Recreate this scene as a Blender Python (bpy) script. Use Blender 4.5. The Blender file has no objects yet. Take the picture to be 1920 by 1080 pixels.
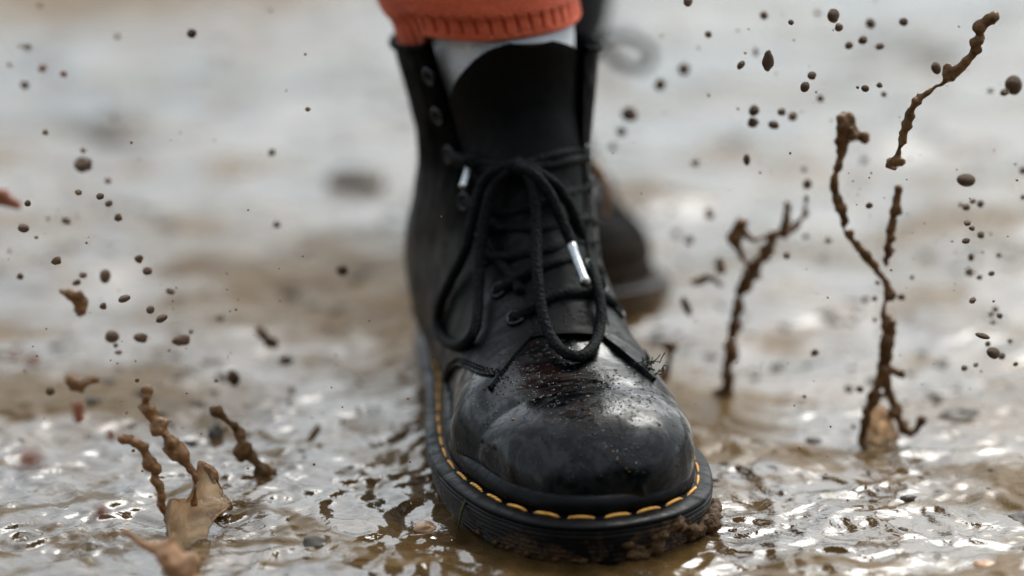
import bpy, bmesh, math, random
import numpy as np
from mathutils import Vector, Matrix, Euler, noise
from mathutils.bvhtree import BVHTree
random.seed(7); rng = np.random.default_rng(7)
SC = bpy.context.scene; COL = SC.collection
R = math.radians

# ------------------------------------------------------------------ camera
PITCH = R(17.0); CAM = Vector((0.0, -1.2109, 0.4859)); FPX = 6110.0
cd = bpy.data.cameras.new('camera'); cam = bpy.data.objects.new('camera', cd); COL.objects.link(cam)
cam.location = CAM; cam.rotation_euler = (R(90) - PITCH, 0, 0)
cd.sensor_width = 36.0; cd.lens = 36.0 * FPX / 1920.0
cd.clip_start = 0.05; cd.clip_end = 3000
cd.dof.use_dof = True; cd.dof.focus_distance = 1.342; cd.dof.aperture_fstop = 2.8
SC.camera = cam
# ------------------------------------------------------------------ sky, sun, exposure
SUN_EL, SUN_AZ = R(52), R(28)          # sun is high, behind the boot and to the right
W = bpy.data.worlds.new('World'); SC.world = W; W.use_nodes = True
nt = W.node_tree; nt.nodes.clear()
out = nt.nodes.new('ShaderNodeOutputWorld'); bg = nt.nodes.new('ShaderNodeBackground')
sky = nt.nodes.new('ShaderNodeTexSky'); sky.sky_type = 'NISHITA'; sky.sun_disc = False
sky.sun_elevation = SUN_EL; sky.sun_rotation = SUN_AZ; sky.air_density = 1.0; sky.dust_density = 3.0; sky.ozone_density = 1.0
hs = nt.nodes.new('ShaderNodeHueSaturation'); hs.inputs['Saturation'].default_value = 0.34
nt.links.new(sky.outputs[0], hs.inputs['Color']); tcw = nt.nodes.new('ShaderNodeTexCoord'); sx = nt.nodes.new('ShaderNodeSeparateXYZ'); nt.links.new(tcw.outputs['Generated'], sx.inputs[0])
mr = nt.nodes.new('ShaderNodeMapRange'); mr.inputs[1].default_value = 0.15; mr.inputs[2].default_value = 0.95; mr.inputs[3].default_value = 1.2; mr.inputs[4].default_value = 1.9
nt.links.new(sx.outputs[2], mr.inputs[0])          # overcast: brighter overhead than at the horizon
mx = nt.nodes.new('ShaderNodeMix'); mx.data_type = 'RGBA'; mx.blend_type = 'MULTIPLY'; mx.inputs[0].default_value = 1.0
nt.links.new(hs.outputs[0], mx.inputs[6]); nt.links.new(mr.outputs[0], mx.inputs[7]); my = nt.nodes.new('ShaderNodeMix'); my.data_type = 'RGBA'; my.blend_type = 'MULTIPLY'; my.inputs[0].default_value = 1.0
my.inputs[7].default_value = (0.965, 1.0, 0.985, 1); nt.links.new(mx.outputs[2], my.inputs[6]); nt.links.new(my.outputs[2], bg.inputs[0]); nt.links.new(bg.outputs[0], out.inputs[0])
bg.inputs[1].default_value = 0.15
sl = bpy.data.lights.new('sun', 'SUN'); sl.energy = 0.8; sl.angle = R(40); sl.color = (1.0, 0.98, 0.95)
so = bpy.data.objects.new('sun', sl); COL.objects.link(so)
sd = Vector((math.sin(SUN_AZ) * math.cos(SUN_EL), math.cos(SUN_AZ) * math.cos(SUN_EL), math.sin(SUN_EL)))
so.rotation_euler = sd.to_track_quat('Z', 'Y').to_euler(); so.location = (0.5, 2, 3)
SC.view_settings.view_transform = 'Standard'; SC.view_settings.look = 'None'
SC.view_settings.exposure = 0.45; SC.view_settings.gamma = 1.0
SC.render.engine = 'CYCLES'

# ------------------------------------------------------------------ helpers
FWD = Vector((0, math.cos(PITCH), -math.sin(PITCH))); UP = Vector((0, math.sin(PITCH), math.cos(PITCH)))
def ray(px, py):
    return (FWD * FPX + Vector((1, 0, 0)) * (px - 960) - UP * (py - 540)).normalized()
def pix(px, py, Y):
    d = ray(px, py); return CAM + d * ((Y - CAM.y) / d.y)
def gnd(px, py, z=0.0):
    d = ray(px, py); return CAM + d * ((z - CAM.z) / d.z)
def mpp(Y): return ((Y - CAM.y) / math.cos(PITCH)) / FPX       # metres per photograph pixel, about
def meta(o, label=None, cat=None, group=None, kind=None):
    for k, v in (('label', label), ('category', cat), ('group', group), ('kind', kind)):
        if v: o[k] = v
    return o
def mesh_obj(name, verts, faces, mat=None, parent=None, smooth=True):
    me = bpy.data.meshes.new(name); me.from_pydata([tuple(v) for v in verts], [], [tuple(f) for f in faces]); me.update()
    if smooth: me.polygons.foreach_set('use_smooth', [True] * len(me.polygons))
    o = bpy.data.objects.new(name, me); COL.objects.link(o)
    if mat: me.materials.append(mat)
    if parent: o.parent = parent
    return o
def empty(name, loc, rot=(0, 0, 0)):
    o = bpy.data.objects.new(name, None); COL.objects.link(o); o.location = loc; o.rotation_euler = rot
    o.empty_display_size = 0.02; return o
def catmull(P, n, closed=False):
    P = np.asarray(P, float); m = len(P); outp = []
    segs = m if closed else m - 1
    for i in range(segs):
        if closed: a, b, c, d = P[(i-1) % m], P[i], P[(i+1) % m], P[(i+2) % m]
        else: a, b, c, d = P[max(i-1, 0)], P[i], P[i+1], P[min(i+2, m-1)]
        for k in range(n):
            t = k / n
            outp.append(0.5 * ((2*b) + (-a+c)*t + (2*a-5*b+4*c-d)*t*t + (-a+3*b-3*c+d)*t**3))
    if not closed: outp.append(P[-1])
    return np.array(outp)
def resample(P, n, closed=False):
    P = np.asarray(P, float)
    if closed: P = np.vstack([P, P[:1]])
    L = np.r_[0, np.cumsum(np.linalg.norm(np.diff(P, axis=0), axis=1))]
    s = np.linspace(0, L[-1], n + 1)[:-1] if closed else np.linspace(0, L[-1], n)
    return np.stack([np.interp(s, L, P[:, k]) for k in range(P.shape[1])], 1)
class MB:
    def __init__(s): s.v = []; s.f = []
    def add(s, v, f):
        o = len(s.v); s.v += [tuple(x) for x in v]; s.f += [tuple(i + o for i in q) for q in f]
    def tube(s, pts, rad, seg=10, cap=True, twist=None):
        pts = np.asarray(pts, float); n = len(pts)
        rad = np.full(n, rad) if np.isscalar(rad) else np.asarray(rad, float)
        T = np.gradient(pts, axis=0); T /= (np.linalg.norm(T, axis=1)[:, None] + 1e-12)
        nrm = np.cross(T[0], [0, 0, 1.0]);
        if np.linalg.norm(nrm) < 1e-3: nrm = np.cross(T[0], [0, 1.0, 0])
        nrm /= np.linalg.norm(nrm); V = []; F = []
        for i in range(n):
            nrm = nrm - T[i] * np.dot(nrm, T[i]); nrm /= np.linalg.norm(nrm); b = np.cross(T[i], nrm)
            for k in range(seg):
                a = 2 * math.pi * k / seg; r = rad[i]
                if twist: r = r * (1 + twist * math.cos(4 * a + i * 0.9))
                V.append(pts[i] + r * (math.cos(a) * nrm + math.sin(a) * b))
        for i in range(n - 1):
            for k in range(seg):
                F.append((i*seg + k, i*seg + (k+1) % seg, (i+1)*seg + (k+1) % seg, (i+1)*seg + k))
        if cap:
            for e, (i, sg) in enumerate(((0, -1), (n-1, 1))):
                V.append(pts[i] + T[i] * sg * rad[i] * 0.7); c = len(V) - 1
                for k in range(seg):
                    q = (i*seg + k, i*seg + (k+1) % seg, c); F.append(q[::-1] if e == 0 else q)
        s.add(V, F)
    def blob(s, c, r, sub=2, amp=0.15, freq=1.0, stretch=(1, 1, 1), rot=None, seed=0.0):
        V, F = ICO[sub]; Vv = []
        for p in V:
            q = Vector(p); d = 1 + amp * noise.noise(q * freq + Vector((seed, seed*1.7, -seed)))*2
            q = Vector((q.x*stretch[0], q.y*stretch[1], q.z*stretch[2])) * d * r
            if rot: q.rotate(rot)
            Vv.append(q + Vector(c))
        s.add(Vv, F)
    def build(s, name, mat=None, parent=None, smooth=True): return mesh_obj(name, s.v, s.f, mat, parent, smooth)
ICO = {}
for k in (1, 2, 3, 4):
    b = bmesh.new(); bmesh.ops.create_icosphere(b, subdivisions=k, radius=1.0)
    ICO[k] = ([tuple(v.co) for v in b.verts], [tuple(v.index for v in f.verts) for f in b.faces]); b.free()
def remesh(o, vox, it=2):
    m = o.modifiers.new('fuse', 'REMESH'); m.mode = 'VOXEL'; m.voxel_size = vox; m.use_smooth_shade = True
    m2 = o.modifiers.new('soften', 'SMOOTH'); m2.factor = 0.5; m2.iterations = it

# ------------------------------------------------------------------ materials
class NT:
    def __init__(s, name):
        s.m = bpy.data.materials.new(name); s.m.use_nodes = True; s.t = s.m.node_tree; s.t.nodes.clear()
        s.out = s.n('ShaderNodeOutputMaterial'); s.b = s.n('ShaderNodeBsdfPrincipled'); s.l(s.b.outputs[0], s.out.inputs[0])
        s.tc = s.n('ShaderNodeTexCoord').outputs['Object']
    def n(s, t): return s.t.nodes.new(t)
    def l(s, a, b): s.t.links.new(a, b)
    def set(s, **k):
        for a, v in k.items():
            i = s.b.inputs[a.replace('_', ' ')]
            if hasattr(v, 'links') or isinstance(v, bpy.types.NodeSocket): s.l(v, i)
            elif isinstance(v, tuple): i.default_value = (*v, 1)
            else: i.default_value = v
    def map(s, scale=(1, 1, 1), rot=(0, 0, 0), src=None):
        m = s.n('ShaderNodeMapping'); m.inputs['Scale'].default_value = scale; m.inputs['Rotation'].default_value = rot
        s.l(src or s.tc, m.inputs[0]); return m.outputs[0]
    def noise(s, scale, detail=3, rough=0.5, dist=0.0, vec=None):
        x = s.n('ShaderNodeTexNoise'); x.inputs['Scale'].default_value = scale; x.inputs['Detail'].default_value = detail
        x.inputs['Roughness'].default_value = rough; x.inputs['Distortion'].default_value = dist
        s.l(vec or s.tc, x.inputs['Vector']); return x.outputs['Fac']
    def voro(s, scale, feat='F1', vec=None, rand=1.0):
        x = s.n('ShaderNodeTexVoronoi'); x.feature = feat; x.inputs['Scale'].default_value = scale; x.inputs['Randomness'].default_value = rand
        s.l(vec or s.tc, x.inputs['Vector']); return x.outputs['Distance']
    def ramp(s, src, stops):
        r = s.n('ShaderNodeValToRGB'); s.l(src, r.inputs[0]); e = r.color_ramp.elements
        while len(e) < len(stops): e.new(0.5)
        for q, (p, c) in zip(e, stops):
            q.position = p; q.color = (c, c, c, 1) if not isinstance(c, tuple) else (*c, 1)
        return r.outputs[0]
    def rng(s, src, a, b, c=0.0, d=1.0):
        r = s.n('ShaderNodeMapRange'); s.l(src, r.inputs[0])
        for i, v in enumerate((a, b, c, d)): r.inputs[i+1].default_value = v
        return r.outputs[0]
    def math(s, op, a, b=None, clamp=False):
        m = s.n('ShaderNodeMath'); m.operation = op; m.use_clamp = clamp
        for i, v in enumerate((a, b)):
            if v is None: continue
            if isinstance(v, (int, float)): m.inputs[i].default_value = v
            else: s.l(v, m.inputs[i])
        return m.outputs[0]
    def mix(s, f, a, b):
        m = s.n('ShaderNodeMix'); m.data_type = 'RGBA'
        for i, v in ((0, f), (6, a), (7, b)):
            if isinstance(v, (int, float)): m.inputs[i].default_value = v if i == 0 else (v, v, v, 1)
            elif isinstance(v, tuple): m.inputs[i].default_value = (*v, 1)
            else: s.l(v, m.inputs[i])
        return m.outputs[2]
    def bump(s, h, dist, strength=1.0, prev=None):
        b = s.n('ShaderNodeBump'); b.inputs['Strength'].default_value = strength; b.inputs['Distance'].default_value = dist
        s.l(h, b.inputs['Height'])
        if prev is not None: s.l(prev, b.inputs['Normal'])
        return b.outputs[0]
    def xyz(s, src=None):
        x = s.n('ShaderNodeSeparateXYZ'); s.l(src or s.tc, x.inputs[0]); return x.outputs

MUD = (0.155, 0.088, 0.046)
def leather(name, mudlow=0.5, mudall=0.0, rough=0.22, base=(0.0006, 0.0011, 0.0014), spec=0.34, mudcol=MUD, ior=1.5, specks=1.0, coat=0.0, wetlow=False):
    m = NT(name); X = m.xyz()
    n1 = m.noise(38, 5, 0.62, 0.4); n2 = m.noise(420, 3, 0.6); n3 = m.noise(9, 3, 0.5)
    low = m.rng(X[2], 0.016, 0.055, 1.0, 0.0)                      # splashes reach up from the sole
    thr = m.math('ADD', m.math('MULTIPLY', low, 0.20 * mudlow), m.math('ADD', n1, mudall))
    spat = m.math('MULTIPLY', m.rng(thr, 0.66, 0.72), m.rng(n2, 0.35, 0.55))
    if coat: spat = m.math('MULTIPLY', spat, m.rng(X[2], 0.052, 0.036))
    sp2 = m.rng(m.voro(170), 0.16, 0.10)                           # dots of dried spatter
    sp2 = m.math('MULTIPLY', sp2, m.rng(m.noise(26, 2), 0.60, 0.66))
    mask = m.math('MAXIMUM', spat, m.math('MULTIPLY', sp2, 0.7 * specks))
    mask = m.math('MULTIPLY', mask, 0.85)
    col = m.mix(mask, base, m.mix(n2, tuple(c*.35 for c in mudcol), mudcol))
    smear = m.rng(m.noise(60, 4, 0.7, 1.0, m.map((1, 2.5, 1))), 0.38, 0.68, rough - 0.05, rough + 0.34)
    m.set(Base_Color=col, Roughness=m.mix(mask, smear, 0.6), IOR=m.rng(X[2], 0.07, 0.115, 1.30, ior) if wetlow else ior, Specular_IOR_Level=spec)
    if wetlow: n3 = m.math('ADD', n3, m.math('MULTIPLY', m.noise(13, 4, 0.55, 0.6, m.map((1, 1, 3.2))), 1.6))   # soft ankle folds
    grain = m.voro(900); scr = m.noise(140, 3, 0.6, 0.0, m.map((6, 0.6, 1), (0, 0, 0.7)))
    b = m.bump(grain, 0.00005, 0.30)
    b = m.bump(scr, 0.00012, 0.35, b)
    b = m.bump(n3, 0.0018, 0.35, b)
    drop = m.math('MULTIPLY', m.rng(m.voro(430), 0.30, 0.05), m.rng(m.noise(22, 3), 0.50, 0.60))
    b = m.bump(drop, 0.0005, 0.8, b)
    b = m.bump(mask, 0.0006, 0.8, b)
    if coat:                                                          # patchy film of water with beads
        wet = m.math('MULTIPLY', m.rng(m.noise(48, 5, 0.7, 0.8), 0.46, 0.56), coat)
        m.set(Coat_Weight=wet, Coat_Roughness=0.07, Coat_IOR=1.33)
        m.set(Coat_Normal=m.bump(m.noise(330, 3, 0.6), 0.0003, 0.8, m.bump(drop, 0.0006, 1.0)))
    m.set(Normal=b); return m.m
def simple(name, col, rough=0.5, ior=1.5, nscale=None, ndist=0.0003, var=0.25, metal=0.0, sheen=0.0, **kw):
    m = NT(name)
    if nscale:
        n = m.noise(nscale, 4, 0.6); c2 = tuple(c * (1 - var) for c in col); c1 = tuple(min(1, c * (1 + var)) for c in col)
        m.set(Base_Color=m.mix(m.rng(n, 0.3, 0.7), c2, c1), Normal=m.bump(n, ndist))
    else: m.set(Base_Color=col)
    m.set(Roughness=rough, IOR=ior, Metallic=metal)
    if sheen: m.set(Sheen_Weight=sheen)
    for k, v in kw.items(): m.set(**{k: v})
    return m.m
M = {}
M['leather'] = leather('wet_black_leather', 0.75, -0.035, rough=0.17, spec=0.5, ior=1.33, coat=0.9)
M['leather_shaft'] = leather('black_leather_shaft', 0.0, -0.12, 0.36, (0.0004, 0.0007, 0.0009), 0.5, ior=1.055, wetlow=True, specks=0.0)
M['leather_muddy'] = leather('mud_covered_leather', 2.4, 0.0, rough=0.45, mudcol=(0.032, 0.018, 0.009), spec=0.4, ior=1.08)
M['tongue'] = leather('black_tongue_leather', 0.0, -0.1, 0.42, (0.0005, 0.0008, 0.0010), 0.15, specks=0.0)
M['lining'] = simple('black_lining', (0.008, 0.009, 0.01), 0.7)
M['eyelet'] = simple('dark_eyelet_metal', (0.035, 0.037, 0.04), 0.2, 1.5, metal=1.0)
M['hole'] = simple('eyelet_hole_black', (0.002, 0.002, 0.002), 0.9)
M['aglet'] = simple('scuffed_steel', (0.50, 0.52, 0.53), 0.33, 1.5, 900, 0.0001, 0.4, metal=1.0)
def lace_mat():
    m = NT('black_woven_lace')
    w = m.voro(620); w2 = m.noise(300, 2)
    m.set(Base_Color=m.mix(m.rng(w2, 0.4, 0.7), (0.001, 0.0014, 0.0017), (0.005, 0.0065, 0.0072)), Roughness=0.7, Normal=m.bump(w, 0.0006, 1.0)); m.set(IOR=1.4, Specular_IOR_Level=0.2)
    return m.m
M['lace'] = lace_mat()
def sole_mat():
    m = NT('wet_black_rubber'); X = m.xyz(); n = m.noise(55, 6, 0.65, 0.5); f = m.noise(600, 3)
    low = m.rng(X[2], 0.0165, 0.0, 0.0, 1.0)
    front = m.rng(X[1], 0.0, 0.10, 0.10, -0.02); right = m.rng(X[0], 0.0, 0.05, 0.0, 0.10)
    t = m.math('ADD', n, m.math('MULTIPLY', low, m.math('ADD', front, m.math('ADD', right, 0.10))))
    mask = m.math('MULTIPLY', m.rng(t, 0.60, 0.68), m.rng(f, 0.25, 0.5))
    m.set(Base_Color=m.mix(mask, m.mix(m.rng(n, .35, .65), (0.002, 0.0025, 0.003), (0.010, 0.0065, 0.004)), m.mix(f, (0.030, 0.018, 0.010), (0.12, 0.068, 0.036))),
          Roughness=m.mix(mask, m.rng(n, 0.3, 0.7, 0.22, 0.5), 0.45), IOR=1.25)
    b = m.bump(f, 0.0002, 0.6); b = m.bump(n, 0.0012, 0.5, b); b = m.bump(mask, 0.0008, 0.8, b); m.set(Normal=b)
    return m.m
M['sole'] = sole_mat()
M['welt'] = leather('wet_welt', 0.10, 0.01, 0.30, (0.0010, 0.0016, 0.0020), 0.5, ior=1.22)
def thread():
    m = NT('yellow_thread'); n = m.noise(260, 3, 0.7); w = m.n('ShaderNodeTexWave'); w.inputs['Scale'].default_value = 420; w.bands_direction = 'DIAGONAL'
    m.l(m.tc, w.inputs[0])
    m.set(Base_Color=m.mix(m.rng(n, 0.42, 0.72), (0.95, 0.48, 0.08), (0.62, 0.27, 0.05)), Roughness=0.5, Normal=m.bump(w.outputs[1], 0.0003, 0.9)); return m.m
M['thread'] = thread()
M['caked'] = simple('caked_mud', (0.105, 0.058, 0.026), 0.30, 1.2, 420, 0.0018, 0.65)
M['drop'] = simple('brown_mud_water', (0.30, 0.150, 0.060), 0.05, 1.38, 260, 0.0014, 0.45, Transmission_Weight=0.15)
M['drop_dark'] = simple('dark_mud_water', (0.15, 0.080, 0.034), 0.10, 1.27, 200, 0.0008, 0.6)
M['drop_red'] = simple('reddish_mud_water', (0.36, 0.13, 0.065), 0.18, 1.42, 160, 0.0005, 0.4)
M['drop_pale'] = simple('pale_muddy_water', (0.42, 0.26, 0.12), 0.12, 1.38, 160, 0.0004, 0.3, Transmission_Weight=0.35)
M['film'] = simple('thin_mud_film', (0.72, 0.50, 0.30), 0.04, 1.34, 150, 0.0018, 0.35, Transmission_Weight=0.82, Subsurface_Weight=0.3, Subsurface_Scale=0.01)
M['tan'] = simple('tan_mud_water', (0.46, 0.25, 0.125), 0.10, 1.38, 90, 0.0015, 0.4)
M['stone'] = simple('wet_stone', (0.055, 0.042, 0.028), 0.5, 1.5, 120, 0.0012, 0.5)
M['stone_pale'] = simple('pale_orange_stone', (0.46, 0.27, 0.15), 0.3, 1.5, 120, 0.0008, 0.3)
M['clod'] = simple('dark_wet_clod', (0.075, 0.060, 0.040), 0.45, 1.4, 90, 0.004, 0.5)
M['grass'] = simple('dull_green_blade', (0.06, 0.07, 0.02), 0.5, 1.4, 300, 0.0002)
M['skin'] = simple('skin', (0.45, 0.26, 0.18), 0.5)
M['cloth'] = simple('black_cloth', (0.010, 0.011, 0.013), 0.8, 1.4, 300, 0.0006, 0.3, sheen=0.1)
M['hair'] = simple('dark_hair', (0.02, 0.013, 0.009), 0.5)
def knit(name, c1, c2, sc, vert=True):
    m = NT(name)
    w = m.n('ShaderNodeTexWave'); w.inputs['Scale'].default_value = sc; w.inputs['Distortion'].default_value = 1.5; w.inputs['Detail'].default_value = 3
    w.bands_direction = 'Z'; m.l(m.map((1, 1, 1)), w.inputs[0]); n = m.noise(420, 3, 0.7); n2 = m.noise(40, 4, 0.6, 0.5, m.map((1, 1, 3)))
    m.set(Base_Color=m.mix(m.math('MULTIPLY', m.math('ADD', n, n2), 0.5), c2, c1), Roughness=0.85, Sheen_Weight=0.12)
    b = m.bump(w.outputs[1], 0.0005, 0.7); b = m.bump(n, 0.0007, 0.8, b); b = m.bump(n2, 0.004, 0.6, b); m.set(Normal=b); return m.m
M['red'] = knit('red_wool', (0.97, 0.205, 0.080), (0.55, 0.060, 0.022), 250)
M['white'] = knit('white_wool', (0.92, 0.93, 0.94), (0.80, 0.83, 0.86), 220)

# ------------------------------------------------------------------ ground
def perlin2(x, y, seed=0):
    r = np.random.default_rng(seed); p = r.permutation(256); p = np.r_[p, p]; ang = r.random(256) * 2 * np.pi; gx, gy = np.cos(ang), np.sin(ang)
    xi = np.floor(x).astype(int); yi = np.floor(y).astype(int); xf = x - xi; yf = y - yi; xi &= 255; yi &= 255
    u = xf**3 * (xf*(xf*6-15)+10); v = yf**3 * (yf*(yf*6-15)+10)
    def g(ix, iy, fx, fy):
        h = p[(p[ix & 255] + iy) & 255]; return gx[h]*fx + gy[h]*fy
    a = g(xi, yi, xf, yf); b = g(xi+1, yi, xf-1, yf); c = g(xi, yi+1, xf, yf-1); d = g(xi+1, yi+1, xf-1, yf-1)
    return (a*(1-u)+b*u)*(1-v) + (c*(1-u)+d*u)*v
def sst(x, a, b): t = np.clip((x-a)/(b-a), 0, 1); return t*t*(3-2*t)
def ground_h(x, y):
    x = np.asarray(x, float); y = np.asarray(y, float)
    wx = x + 0.020*perlin2(x*22, y*22, 5) + 0.006*perlin2(x*60, y*60, 7); wy = y + 0.020*perlin2(x*22, y*22, 6) + 0.006*perlin2(x*60, y*60, 8)
    h = 0.0016 * (1 - 2*np.abs(perlin2(wx*38, wy*38, 1)))                 # choppy crests
    h += 0.0009 * (1 - 2*np.abs(perlin2(wx*85, wy*85, 2)))
    h += 0.00035 * perlin2(wx*190, wy*190, 3)
    h *= 1.55*(1 - 0.50*sst(y, 0.08, 0.30))
    calm = sst(-x, 0.05, 0.14) * sst(-y, -0.05, 0.01)                     # calmer water, near left
    h *= (1 - 0.72*calm)
    far = sst(y, 0.30, 0.8)
    h *= (1 - 0.6*far)
    h *= 1 - 0.5*np.exp(-((x-0.14)/0.10)**2 - ((y-0.32)/0.22)**2)
    h += 0.010 * sst(y, 0.10, 0.5) * perlin2(x*7+3, y*7, 11)              # low mud humps further back
    h += 0.006 * sst(y, 0.10, 0.4) * perlin2(x*18, y*18, 12)
    h += 0.05 * sst(y, 3, 12) * perlin2(x*0.4, y*0.4, 14)
    # rings round the spots where drops fall in
    for (px, py, rr, am) in RINGS:
        c = gnd(px, py); d = np.hypot(x-c.x, y-c.y)
        h += am * np.exp(-(d/(rr*1.3))**2) * np.cos(d / rr * 7.5)
    # pushed-up lip round the boot
    d = np.hypot((x-0.03)/0.085, (y-0.05)/0.085)
    h -= 0.0028*np.exp(-(d/1.1)**4)
    for (bx, by, rx, ry) in BANKS: h += 0.004*np.exp(-((x-bx)/rx)**2 - ((y-by)/ry)**2)
    return h - 0.001
BANKS = [(-0.085, 0.36, 0.085, 0.10), (0.30, 0.22, 0.05, 0.06), (-0.19, 0.20, 0.07, 0.04), (0.075, 0.19, 0.035, 0.05), (-0.30, 1.12, 0.2, 0.12), (0.24, 0.085, 0.05, 0.03)]
RINGS = [(45, 1012, 0.009, 0.0016), (170, 1030, 0.006, 0.0013), (115, 1035, 0.005, 0.0012), (205, 1012, 0.005, 0.0012), (590, 1020, 0.006, 0.0009), (90, 930, 0.006, 0.0006)]
def axis(fine_a, fine_b, step, lo, hi, g=1.06):
    a = list(np.arange(fine_a, fine_b, step)); s = step; x = a[-1]
    while x < hi: s *= g; x += s; a.append(x)
    s = step; x = a[0]; pre = []
    while x > lo: s *= g; x -= s; pre.append(x)
    return np.array(pre[::-1] + a)
gx = axis(-0.24, 0.26, 0.0016, -900, 900, 1.045); gy = axis(-0.06, 0.28, 0.0018, -900, 1500, 1.022)
GX, GY = np.meshgrid(gx, gy); GZ = ground_h(GX, GY)
nx, ny = len(gx), len(gy)
vv = np.stack([GX.ravel(), GY.ravel(), GZ.ravel()], 1)
i0 = (np.arange(ny-1)[:, None]*nx + np.arange(nx-1)[None]).ravel()
ff = np.stack([i0, i0+1, i0+nx+1, i0+nx], 1)
me = bpy.data.meshes.new('ground'); me.vertices.add(len(vv)); me.vertices.foreach_set('co', vv.ravel())
me.loops.add(ff.size); me.loops.foreach_set('vertex_index', ff.ravel()); me.polygons.add(len(ff))
me.polygons.foreach_set('loop_start', np.arange(0, ff.size, 4)); me.polygons.foreach_set('loop_total', np.full(len(ff), 4))
me.polygons.foreach_set('use_smooth', np.ones(len(ff), bool)); me.update(calc_edges=True)
gro = bpy.data.objects.new('ground', me); COL.objects.link(gro); gro['kind'] = 'structure'
def ground_mat():
    m = NT('wet_mud_under_water'); X = m.xyz()
    far = m.rng(X[1], 0.22, 0.75)
    big = m.noise(5.5, 4, 0.55, 0.3); mid = m.noise(22, 4, 0.6, 0.5); fine = m.noise(150, 4, 0.65)
    silt = m.mix(m.rng(mid, 0.3, 0.7), (0.026, 0.0145, 0.0045), (0.140, 0.082, 0.029))
    grey = m.mix(m.rng(mid, 0.3, 0.7), (0.030, 0.033, 0.030), (0.075, 0.078, 0.072))
    patch = m.math('MULTIPLY', m.rng(big, 0.56, 0.40), 1.0)
    col = m.mix(m.math('MULTIPLY', far, m.math('ADD', m.math('MULTIPLY', patch, 0.5), 0.5)), silt, grey)
    bank = None
    for (bx, by, rx, ry) in BANKS:                       # banks of thicker ochre mud above the water film
        ax = m.math('POWER', m.math('MULTIPLY', m.math('ADD', X[0], -bx), 1/rx), 2); ay = m.math('POWER', m.math('MULTIPLY', m.math('ADD', X[1], -by), 1/ry), 2)
        e = m.math('SUBTRACT', 1.3, m.math('ADD', m.math('POWER', m.math('ADD', ax, ay), 0.5), m.math('MULTIPLY', m.math('SUBTRACT', mid, 0.5), 3.4)))
        bank = e if bank is None else m.math('MAXIMUM', bank, e)
    bank = m.rng(bank, -0.2, 0.6, 0.0, 0.85)
    sm = m.rng(m.noise(24, 5, 0.62, 1.2, m.map((0.6, 1, 1))), 0.505, 0.60)      # smears of mud lying in the shallow film
    sm = m.math('MULTIPLY', sm, m.math('MULTIPLY', m.rng(X[1], 0.75, 0.25, 0.25, 0.80), m.rng(m.noise(6, 2), 0.36, 0.50, 0.15, 1.0)))
    bank = m.math('MAXIMUM', bank, sm)
    s2 = m.rng(m.noise(15, 5, 0.6, 0.6, m.map((0.75, 1, 1), (0, 0, 0.3))), 0.50, 0.60)          # broader mud islands from the boot back
    s2 = m.math('MULTIPLY', s2, m.math('MULTIPLY', m.rng(X[1], 0.10, 0.25, 0.0, 1.0), m.rng(X[1], 1.0, 0.5, 0.30, 0.75)))
    bank = m.math('MAXIMUM', bank, s2)
    col = m.mix(bank, col, m.mix(mid, (0.072, 0.041, 0.013), (0.21, 0.130, 0.050)))
    m.set(Base_Color=col, IOR=m.rng(bank, 0, 1, 1.80, 1.09), Specular_IOR_Level=m.rng(bank, 0, 1, 0.7, 0.25))
    m.set(Roughness=m.math('ADD', m.rng(m.math('ADD', mid, m.math('MULTIPLY', far, 0.1)), 0.45, 0.75, 0.03, 0.16), m.math('MULTIPLY', bank, 0.25)))
    v1 = m.noise(75, 3, 0.55, 0.8, m.map((1, 1.4, 1)))
    b = m.bump(fine, 0.0005, 0.35)
    b = m.bump(v1, 0.0022, 0.4, b)
    m.set(Normal=b); return m.m
me.materials.append(ground_mat())

# ------------------------------------------------------------------ boot
TOE = Vector((0.032, 0.0, 0.0)); HEAD = R(8)
boot = empty('boot', TOE, (0, 0, HEAD))
meta(boot, 'sharply focused wet black lace-up boot with yellow welt stitching, planted in the mud', 'boot')
# outsole outline, (x, y) with y running back from the toe
OL = [(0.302, 0.0), (0.296, -0.025), (0.280, -0.038), (0.25, -0.0435), (0.20, -0.0450), (0.16, -0.049), (0.12, -0.0535), (0.09, -0.0545), (0.068, -0.0520),
      (0.049, -0.0470), (0.030, -0.0395), (0.019, -0.0320), (0.010, -0.0240), (0.003, -0.0125), (0.0, 0.003)]
OR = [(0.002, 0.016), (0.009, 0.0330), (0.019, 0.0450), (0.032, 0.0540), (0.05, 0.0590), (0.07, 0.0610), (0.09, 0.0600), (0.12, 0.0540), (0.16, 0.0440), (0.20, 0.0395), (0.25, 0.0400), (0.280, 0.0360), (0.296, 0.0250)]
OUT = resample(catmull([(x, y) for (y, x) in OL + OR], 12, True), 360, True)
tan = np.roll(OUT, -1, 0) - np.roll(OUT, 1, 0); tan /= np.linalg.norm(tan, axis=1)[:, None]
NIN = np.stack([-tan[:, 1], tan[:, 0]], 1)
cen = OUT.mean(0)
if np.sum((cen - OUT) * NIN) < 0: NIN = -NIN
def inset(d):
    return OUT + NIN * d
def spring(y):   # toe spring / heel
    return 0.0006 * np.clip((0.05 - y) / 0.05, 0, 1)**2
def sweep(name, prof, mat, parent, cap_first=False, cap_last=False, jitter=0.0):
    n = len(OUT); V = []; F = []
    for (d, z) in prof:
        P = inset(d)
        for k, p in enumerate(P): V.append((p[0], p[1], z + spring(p[1]) * (1 if z > 0.004 else 0.6)))
    m = len(prof)
    for j in range(m-1):
        for k in range(n): F.append((j*n + k, (j+1)*n + k, (j+1)*n + (k+1) % n, j*n + (k+1) % n))
    if cap_first: F.append(tuple(range(n)))
    if cap_last: F.append(tuple((m-1)*n + k for k in range(n))[::-1])
    return mesh_obj(name, V, F, mat, parent)
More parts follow.
